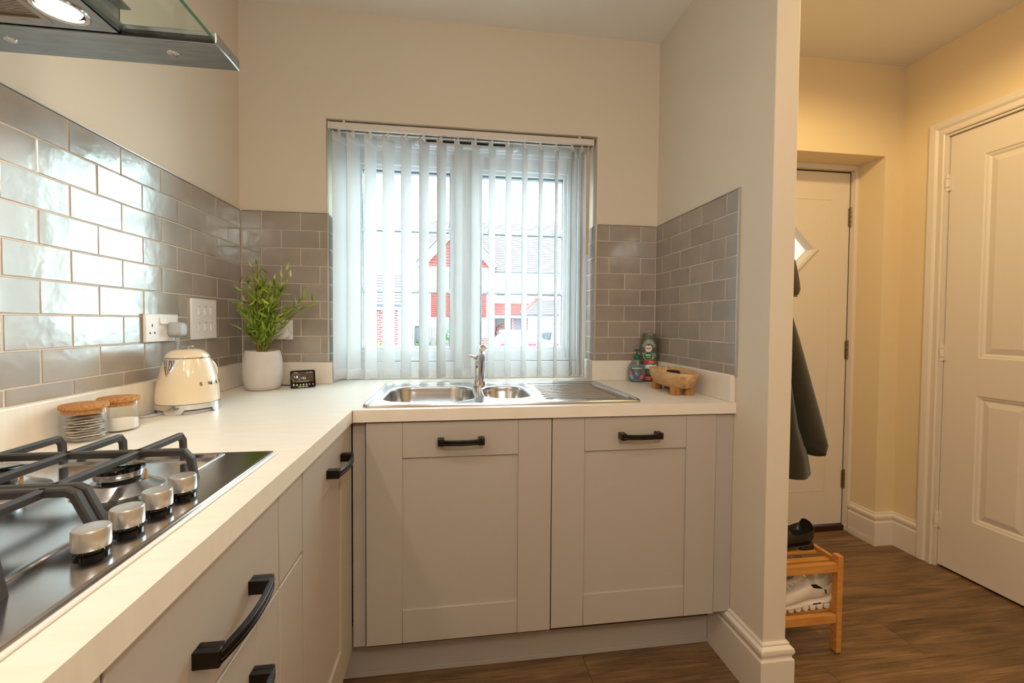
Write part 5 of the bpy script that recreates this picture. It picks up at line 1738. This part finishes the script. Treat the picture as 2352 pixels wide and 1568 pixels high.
def build_coat():
    hk = thing('coat_hooks', 'row of coat hooks on the hall side of the dividing wall', 'coat hooks', (1.90, -0.42, 1.55))
    obj('hook_board', MB().box(1.9005, 1.915, -0.60, -0.20, 1.52, 1.60), white_wood, hk, bevel=0.003)
    for y in (-0.50, -0.33):
        obj('hook', MB().tube([(1.915, y, 1.575), (1.945, y, 1.560), (1.962, y, 1.572), (1.966, y, 1.590)], .005, 8), gunmetal, hk)
    # long wool coat: lofted, folded body
    t = thing('coat', 'dark olive wool coat hanging in the hall beside the front door', 'coat', (2.03, -0.47, 0.62))
    def fold(cx, cy, ax, ay, z, k, n=44, amp=.010, ph=0.0):
        out = []
        for j in range(n):
            a = 2*pi*j/n
            q = 1 + amp/max(ax, ay)*sin(5*a+ph) + amp*.6/max(ax, ay)*sin(9*a+1.7*ph)
            x = cx + ax*q*cos(a); y = cy + ay*q*sin(a)
            out.append((max(x, 1.9045), y, z))
        return out
    body = [(1.955, -.44, .010, .012, 1.560), (1.960, -.44, .030, .050, 1.540), (1.970, -.43, .050, .090, 1.490), (1.975, -.42, .062, .120, 1.420), (1.982, -.41, .072, .130, 1.300), (1.996, -.41, .092, .132, 1.150), (2.010, -.41, .112, .136, .980), (2.026, -.41, .136, .140, .800), (2.046, -.41, .160, .146, .690), (2.052, -.41, .168, .148, .625)]
    rings = [fold(cx, cy, ax, ay, z, k, amp=.004+.0012*k, ph=.3+.04*k) for k, (cx, cy, ax, ay, z) in enumerate(body)]
    low = [(p[0]*.995+.0102, p[1], p[2]+.006) for p in rings[-1]]
    obj('coat_body', MB().loft(rings + [low], True, True, True, True), coat_mat, t, angle=80)
    sl_ = []
    for k, (x, y, rx, ry, z) in enumerate(((1.990, -.470, .036, .045, 1.400), (2.030, -.480, .046, .050, 1.280), (2.078, -.485, .050, .054, 1.120), (2.125, -.485, .053, .056, .960), (2.165, -.485, .056, .060, .820), (2.188, -.485, .058, .062, .740), (2.186, -.485, .052, .058, .705))):
        ring = []
        for j in range(28):
            a = 2*pi*j/28
            q = 1+.06*sin(3*a+k*.7)
            ring.append((x+rx*q*cos(a), y+ry*q*sin(a), z - .03*(cos(a)*.0) + (.030*cos(a+2.6) if k >= 5 else 0)))
        sl_.append(ring)
    obj('sleeve', MB().loft(sl_, True, True, True, True), coat_mat, t, angle=80)
    b = thing('bag', 'dark brown soft bag hanging above the coat by the door window', 'bag', (2.04, -0.46, 1.29))
    bg = []
    for x, y, rx, ry, z in ((2.040, -.45, .040, .040, 1.272), (2.046, -.45, .080, .064, 1.276), (2.050, -.45, .096, .075, 1.288), (2.050, -.45, .1005, .079, 1.306), (2.050, -.45, .098, .077, 1.330), (2.048, -.45, .092, .073, 1.370), (2.044, -.45, .086, .069, 1.410), (2.030, -.45, .072, .060, 1.450), (2.010, -.45, .050, .046, 1.485), (1.985, -.46, .030, .030, 1.505)):
        bg.append([(max(x+rx*cos(2*pi*j/30), 1.9165), y+ry*sin(2*pi*j/30), z) for j in range(30)])
    obj('bag_body', MB().loft(bg, True, True, True, True), black_leather, b, angle=70)
    obj('bag_strap', MB().tube([(1.975, -.49, 1.50), (1.968, -.50, 1.560), (1.958, -.50, 1.572), (1.950, -.50, 1.56), (1.960, -.48, 1.50)], .006, 8), black_leather, b)
    zp = MB()
    for k in range(14):
        a = radians(-85 + k*5)
        zp.ball((2.048+.0905*cos(a), -.45+.0715*sin(a), 1.2815), .0028, 6, 4)
    obj('bag_zip', zp, cane_mat, b)
build_coat()
# ------------------------------------------------------------------ outside
def build_outside():
    white_render = mat('white_render', (214, 214, 212), 0.9)
    roof_mat = mat('slate_roof', (122, 112, 116), 0.85, var=(3, 0.25), col2=(106, 98, 104))
    roof_edge = mat('roof_shadow', (64, 58, 64), 0.9)  # shadow lines between roof courses, painted dark on the course edges
    tile_hung = mat('red_hung_tile', (140, 64, 56), 0.85, var=(4, 0.25), col2=(124, 52, 48), coords='Object')
    tile_edge = mat('red_tile_edge', (84, 32, 32), 0.9)
    white_board = mat('white_board', (232, 232, 232), 0.6)
    red_brick = brick_mat('red_brick', (112, 54, 50), (92, 50, 58), (170, 160, 160), 1.0, 0.225, 0.085)
    blue_brick = mat('grey_brick', (84, 74, 82), 0.9)
    win_dark = mat('house_glass', (92, 108, 120), 0.1, spec=0.8)
    lead = mat('lead_flashing', (112, 122, 130), 0.6)
    gutter = mat('dark_gutter', (40, 44, 52), 0.5)
    beige = mat('garage_door_paint', (164, 150, 136), 0.7)
    asphalt = mat('pale_driveway', (150, 150, 150), 0.95, var=(2, 0.3), col2=(136, 136, 138))
    grass = mat('lawn', (120, 150, 80), 0.95, var=(5, 0.3), col2=(96, 128, 64))
    fence_m = mat('weathered_fence', (116, 110, 106), 0.9, var=(3, 0.3), col2=(96, 90, 88))
    car_white = mat('white_car_paint', (238, 240, 242), 0.2, coat=1.0)
    car_glass = mat('car_glass', (60, 72, 80), 0.05, spec=0.9)
    car_red = mat('tail_light', (150, 20, 50), 0.25)
    tyre = mat('tyre', (36, 36, 38), 0.8)
    bush1 = mat('yellow_green_foliage', (116, 130, 40), 0.8, objrand=0.1, var=(6, 0.3), col2=(76, 100, 28))
    bush2 = mat('green_foliage', (52, 92, 42), 0.8, var=(6, 0.3), col2=(34, 64, 30))
    flower = mat('flower_mix', (150, 84, 40), 0.8, var=(12, 0.2), col2=(110, 50, 80))
    g = tag(obj('driveway', MB().box(-30, 40, 0.45, 60, -0.9, -0.62), asphalt), 'pale driveway and street seen through the window', 'ground')
    g['kind'] = 'structure'; del g['category']; del g['label']; g.name = 'ground'
    # ---- house across the street
    def courses(mb, mbe, x0, x1, ya, za, yb, zb, n, clip=None):
        """overlapping roof courses from the eave (ya, za) to the ridge (yb, zb)"""
        for k in range(n):
            u0, u1 = k/n, (k+1)/n
            a0, a1 = (x0, x1) if clip is None else clip(u0)
            b0, b1 = (x0, x1) if clip is None else clip(u1)
            y0, z0, y1, z1 = ya+(yb-ya)*u0, za+(zb-za)*u0, ya+(yb-ya)*u1, za+(zb-za)*u1
            h = .045
            mb.add([(a0, y0, z0+h), (a1, y0, z0+h), (b1, y1, z1+.004), (b0, y1, z1+.004), (a0, y0, z0-.02), (a1, y0, z0-.02), (b1, y1, z1-.03), (b0, y1, z1-.03)],
                   [(0,1,2,3),(7,6,5,4),(0,3,7,4),(1,5,6,2),(3,2,6,7)])
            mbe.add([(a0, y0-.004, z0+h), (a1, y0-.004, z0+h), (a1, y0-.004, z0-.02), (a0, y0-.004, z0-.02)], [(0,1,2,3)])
    h = thing('house', 'white rendered house with red tile-hung gable across the street', 'house', (3.5, 24, -.62))
    obj('wall', MB().box(-0.42, 11, 22.0, 30, -.62, 3.9), white_render, h)
    r, e = MB(), MB()
    courses(r, e, -0.9, 11.3, 21.65, 3.98, 26.2, 7.75, 30)
    rf = obj('roof', r, roof_mat, h); obj('course_edge', e, roof_edge, rf)
    obj('rear_slope', MB().prism([(26.2, 7.75), (30.4, 3.95), (30.4, 3.85), (26.2, 7.6)], -0.9, 11.3, Matrix(((0,0,1,0),(1,0,0,0),(0,1,0,0),(0,0,0,1)))), roof_mat, h)
    obj('fascia', MB().box(-0.9, 11.3, 21.72, 21.78, 3.80, 3.97), white_board, h)
    obj('gutter', MB().box(2.9, 11.3, 21.60, 21.72, 3.93, 4.01), gutter, h)
    # projecting gabled bay
    yb = 21.0
    k = (yb+1.9)/(22+1.9)
    X = lambda x: 0.867 + (x-0.867)*k
    Z = lambda z: 1.1754 + (z-1.1754)*k
    bay = obj('bay', MB().box(X(-.43), X(2.80), yb, 22.0, -.62, Z(4.28)), white_render, h)
    ax, az = X(1.10), Z(6.85)
    gx0, gx1, gz = X(-1.10), X(3.32), Z(4.36)
    gt = MB().prism([(X(-.75), Z(4.25)), (X(2.98), Z(4.25)), (ax, az-.75)], yb-.10, yb, XZ)
    gb = obj('gable_tiles', gt, tile_hung, h)
    ge = MB()
    n = 11
    for i in range(n):
        z0 = Z(4.25) + (az-.75-Z(4.25))*i/n
        f = 1 - i/n
        ge.prism([(ax-(ax-X(-.75))*f, z0), (ax+(X(2.98)-ax)*f, z0), (ax+(X(2.98)-ax)*f, z0+.028), (ax-(ax-X(-.75))*f, z0+.028)], yb-.125, yb-.10, XZ)
    obj('course_edge', ge, tile_edge, gb)
    bw = .50
    obj('bargeboard', MB().prism([(gx0, gz), (ax, az), (ax, az-bw*1.35), (gx0+bw*.55, gz-.28)], yb-.30, yb-.22, XZ).prism([(gx1, gz), (ax, az), (ax, az-bw*1.35), (gx1-bw*.55, gz-.28)], yb-.30, yb-.22, XZ), white_board, h)
    obj('gable_roof', MB().prism([(gx0-.05, gz+.02), (ax, az+.06), (gx1+.05, gz+.02), (gx1+.05, gz+.10), (ax, az+.16), (gx0-.05, gz+.10)], yb-.32, 24.5, XZ), roof_mat, h)
    def win(x0, x1, z0, z1, y, cols, rows=1, par=h):
        f = MB()
        f.box(x0-.06, x1+.06, y-.05, y+.04, z1, z1+.07).box(x0-.06, x1+.06, y-.05, y+.04, z0-.07, z0).box(x0-.06, x0, y-.05, y+.04, z0, z1).box(x1, x1+.06, y-.05, y+.04, z0, z1)
        for i in range(1, cols):
            xx = x0+(x1-x0)*i/cols; f.box(xx-.03, xx+.03, y-.05, y+.04, z0, z1)
        for i in range(1, rows):
            zz = z0+(z1-z0)*i/rows; f.box(x0, x1, y-.05, y+.04, zz-.025, zz+.025)
        w = obj('window', f, white_board, par)
        for i in range(cols):
            for j in range(rows):
                obj('window_pane', MB().box(x0+(x1-x0)*i/cols+.02, x0+(x1-x0)*(i+1)/cols-.02, y-.01, y+.0, z0+(z1-z0)*j/rows+.02, z0+(z1-z0)*(j+1)/rows-.02), win_dark, w)
    win(X(-.10), X(2.3), Z(3.05), Z(4.0), yb-.02, 3, 2)
    bt = obj('hung_tile_band', MB().box(X(-.34), X(2.72), yb-.12, yb, Z(1.45), Z(2.80)), tile_hung, h)
    be = MB()
    for i in range(13):
        z0 = Z(1.45) + (Z(2.80)-Z(1.45))*i/13
        be.box(X(-.36), X(2.74), yb-.145, yb-.12, z0, z0+.022)
    obj('course_edge', be, tile_edge, bt)
    win(X(-.10), X(2.5), Z(.55), Z(1.25), yb-.02, 3)
    obj('bay_brick', MB().box(X(-.43), X(2.80), yb-.03, yb, -.62, Z(.35)), red_brick, h)
    win(3.52, 3.80, 3.10, 3.72, 21.98, 1); win(5.75, 7.0, 3.10, 3.72, 21.98, 3)
    obj('soldier_course', MB().box(3.30, 4.15, 21.96, 22.0, 2.71, 2.77).box(5.05, 6.95, 21.96, 22.0, 2.71, 2.77), tile_edge, h)
    # porch with lean-to roof, door and garage wing
    r, e = MB(), MB()
    courses(r, e, 2.9, 5.3, 20.6, 1.60, 22.0, 2.28, 8)
    pr = obj('porch_roof', r, tile_hung, h); obj('course_edge', e, tile_edge, pr)
    obj('flashing', MB().box(2.9, 5.2, 21.9, 21.98, 2.18, 2.32), lead, h)
    obj('porch_beam', MB().box(2.9, 9.2, 20.55, 20.72, 1.42, 1.56), white_board, h)
    obj('porch_brick', MB().box(4.02, 4.95, 20.9, 22, -.62, 1.42).box(3.02, 3.10, 20.9, 22, -.62, 1.42), red_brick, h)
    obj('porch_panel', MB().box(4.16, 4.74, 20.86, 20.9, -.62, 1.42), blue_brick, h)
    fd = obj('front_door', MB().box(3.14, 3.95, 21.5, 21.58, -.62, 1.40), fence_m, h)
    wr = MB(); rng = random.Random(9)
    for i in range(26):
        a = 2*pi*i/26
        wr.ball((3.56+.30*cos(a)+rng.uniform(-.04, .04), 21.42, .72+.30*sin(a)+rng.uniform(-.04, .04)), rng.uniform(.05, .085), 6, 5)
    tag(obj('door_wreath', wr, flower), 'round flower wreath hung on the front door across the street', 'wreath')
    r, e = MB(), MB()
    hip = lambda u: (4.35 + (6.0-4.35)*u, 9.0 - (9.0-6.3)*u)
    courses(r, e, 0, 0, 20.2, 1.60, 22.6, 2.75, 12, hip)
    gr = obj('garage_roof', r, roof_mat, h); obj('course_edge', e, roof_edge, gr)
    obj('hip_tiles', MB().tube([(4.35, 20.2, 1.66), (6.0, 22.6, 2.82)], .08, 6).tube([(9.0, 20.2, 1.66), (6.3, 22.6, 2.82)], .08, 6), tile_hung, gr)
    obj('garage_gutter', MB().box(4.2, 9.1, 20.10, 20.2, 1.52, 1.60), gutter, h)
    obj('garage_wall', MB().box(4.90, 8.9, 20.75, 22, -.62, 1.42), white_render, h)
    gd = MB()
    for i in range(22):
        gd.box(5.15+i*.15, 5.15+i*.15+.142, 20.66, 20.74, -.62, 1.36)
    gdo = obj('garage_door', gd, beige, h)
    for x0 in (5.30, 6.95):
        f = MB()
        for i in range(5): f.box(x0+i*.32-.02, x0+i*.32+.02, 20.60, 20.655, .88, 1.32)
        for zz in (.88, 1.10, 1.32): f.box(x0-.02, x0+1.30, 20.60, 20.655, zz-.02, zz+.02)
        w = obj('window', f, beige, h)
        for i in range(4):
            obj('window_pane', MB().box(x0+i*.32+.02, x0+i*.32+.30, 20.62, 20.645, .90, 1.30), win_dark, w)
    # ---- brick garage on the left
    b = thing('brick_outbuilding', 'red brick garage with grey pitched roof outside on the left', 'building', (-2.5, 15.5, -.62))
    obj('wall', MB().box(-5.5, -1.10, 14.0, 18.0, -.62, 1.64), red_brick, b)
    obj('wall_pier', MB().box(-1.10, -0.93, 14.0, 18.0, -.62, 1.64), white_render, b)
    r, e = MB(), MB()
    courses(r, e, -5.6, -0.90, 13.7, 1.76, 16.0, 3.13, 11)
    rf = obj('roof', r, roof_mat, b); obj('course_edge', e, roof_edge, rf)
    obj('fascia', MB().box(-5.6, -0.90, 13.74, 13.80, 1.60, 1.72), white_board, b)
    obj('gutter', MB().box(-5.6, -0.90, 13.62, 13.74, 1.70, 1.79), gutter, b)
    # ---- fence between
    f = thing('garden_fence', 'weathered close-board fence between the garage and the house', 'fence', (-.4, 18.5, -.62))
    for i in range(14):
        obj('fence_board', MB().box(-.95+i*.11, -.95+i*.11+.10, 18.50+.012*(i % 2), 18.52+.012*(i % 2), -.62, .95), fence_m, f)
    w = thing('wheelie_bin', 'dark grey wheelie bin standing by the fence outside', 'bin', (-.50, 17.6, -.62))
    obj('bin_body', MB().loft([[(x, y, z) for x, y in rrect(-.50-a, -.50+a, 17.6-a, 17.6+a, .05, 3)] for a, z in ((.22, -.60), (.29, .95))], True, True, True, False), mat('bin_grey', (66, 72, 80), 0.6), w)
    obj('bin_lid', MB().box(-.81, -.19, 17.28, 17.92, .95, 1.02), mat('bin_lid_grey', (48, 52, 60), 0.6), w, bevel=.02)
    # ---- bushes
    def bush(name, label, c, rx, rz, m, n=240, s=.055, stem=True):
        t = thing(name, label, 'bush', (c[0], c[1], -.62), 0, 'garden shrubs outside the window')
        rng = random.Random(hash(label) % 1000 if False else len(label)*7+int(c[0]*100))
        fo = MB()
        for i in range(n):
            a = rng.uniform(0, 2*pi); u = rng.uniform(-1, 1); q = rng.uniform(.45, 1)**.5
            p = Vector((c[0]+rx*q*sqrt(1-u*u)*cos(a), c[1]+rx*.8*q*sqrt(1-u*u)*sin(a), c[2]+rz*q*u))
            d = Vector((rng.uniform(-1,1), rng.uniform(-1,1), rng.uniform(-.3,1))).normalized(); sd = d.orthogonal().normalized()
            L = s*rng.uniform(.8, 1.5)
            fo.add([p, p+d*L*.5+sd*L*.32, p+d*L, p+d*L*.5-sd*L*.32], [(0,1,2,3)])
        o = obj('foliage', fo, m, t, fix=False); o['kind'] = 'stuff'
        sm = MB()
        for i in range(7):
            a = 2*pi*i/7
            sm.tube([(c[0], c[1], -.62), (c[0]+rx*.5*cos(a), c[1]+rx*.4*sin(a), c[2]+rz*.4)], .012, 5)
        obj('stem', sm, fence_m, t)
    bush('yellow_shrub', 'tall yellow-green shrub in front of the brick garage', (-2.12, 12.6, .22), .46, .86, bush1, 420, .10)
    bush('yellow_shrub', 'lower yellow-green shrub at the foot of the brick garage wall', (-1.36, 12.4, -.05), .28, .60, bush1, 320, .09)
    bush('green_shrub', 'dark green shrub growing by the garden fence', (-.35, 16.0, .02), .34, .62, bush2, 320, .09)
    bush('green_shrub', 'green flowering shrub in front of the white house', (.52, 16.4, .14), .42, .74, bush2, 380, .10)
    # ---- cars
    def car(label, x, y, rz, L=3.95, Wd=1.70):
        t = thing('car', label, 'car', (x, y, -.62), rz, 'white cars parked outside')
        hw = Wd/2
        # local: rear at y=0 facing -y, nose towards +y
        sec = [(0.00, .80, .34, .80), (0.04, .90, .28, .98), (0.35, 1.0, .22, 1.02), (0.9, 1.0, .20, 1.0), (2.9, 1.0, .20, .98), (3.5, .98, .22, .92), (3.95, .90, .26, .78), (L, .74, .34, .62)]
        rings = []
        for yy, w, z0, z1 in sec:
            rings.append([(p[0], yy, p[1]) for p in rrect(-hw*w, hw*w, z0, z1, .16, 4)])
        obj('car_body', MB().loft(rings, True, True, True, True), car_white, t, world=False, angle=50)
        cab = [(0.16, .80, .96, 1.02), (0.42, .80, .98, 1.40), (0.75, .80, .98, 1.46), (1.7, .80, .98, 1.47), (2.25, .80, .98, 1.36), (3.05, .82, .96, .99)]
        rings = []
        for yy, w, z0, z1 in cab:
            rings.append([(-hw*.96, yy, z0), (hw*.96, yy, z0), (hw*w, yy, z1-.03), (hw*w*.85, yy, z1), (-hw*w*.85, yy, z1), (-hw*w, yy, z1-.03)])
        obj('cabin', MB().loft(rings, True, True, True, True), car_white, t, world=False, angle=45)
        gl = MB().add([(-.62, .155, 1.04), (.62, .155, 1.04), (.54, .375, 1.37), (-.54, .375, 1.37)], [(0,1,2,3)])
        gl.add([(-.62, .17, 1.04), (.62, .17, 1.04), (.54, .39, 1.37), (-.54, .39, 1.37)], [(3,2,1,0)])
        obj('rear_window', gl, car_glass, t, world=False)
        for s in (-1, 1):
            sg = MB().add([(s*hw*.972, .55, 1.03), (s*hw*.972, 2.6, 1.03), (s*hw*.83, 2.15, 1.34), (s*hw*.83, .70, 1.39)], [(0,1,2,3)])
            sg.add([(s*hw*.96, .55, 1.03), (s*hw*.96, 2.6, 1.03), (s*hw*.81, 2.15, 1.34), (s*hw*.81, .70, 1.39)], [(3,2,1,0)])
            obj('side_window', sg, car_glass, t, world=False)
            obj('tail_light', MB().box(s*hw*.48, s*hw*.90, -.012, .12, .78, .92), car_red, t, world=False, bevel=.02)
            obj('door_mirror', MB().box(s*hw*1.0, s*hw*1.16, 2.30, 2.45, 1.0, 1.14), car_white, t, world=False, bevel=.03)
            for yy in (.75, 3.25):
                M = Matrix.Translation((s*hw*.92, yy, .31)) @ Matrix.Rotation(radians(90), 4, 'Y')
                obj('wheel', MB().lathe([(.02, -.10), (.24, -.10), (.31, -.07), (.31, .07), (.24, .10), (.02, .10)], (0,0), 24, M), tyre, t, world=False)
        obj('number_plate', MB().box(-.26, .26, -.02, .02, .58, .69), mat('yellow_plate', (180, 160, 70), 0.5), t, world=False)
        obj('wiper', MB().tube([(0, .15, 1.035), (.34, .20, 1.10)], .012, 5), tyre, t, world=False)
    car('white hatchback parked outside seen from behind through the window', 3.66, 16.1, radians(-1))
    car('white car parked outside at the right edge of the window view', 5.98, 16.0, radians(3))
build_outside()
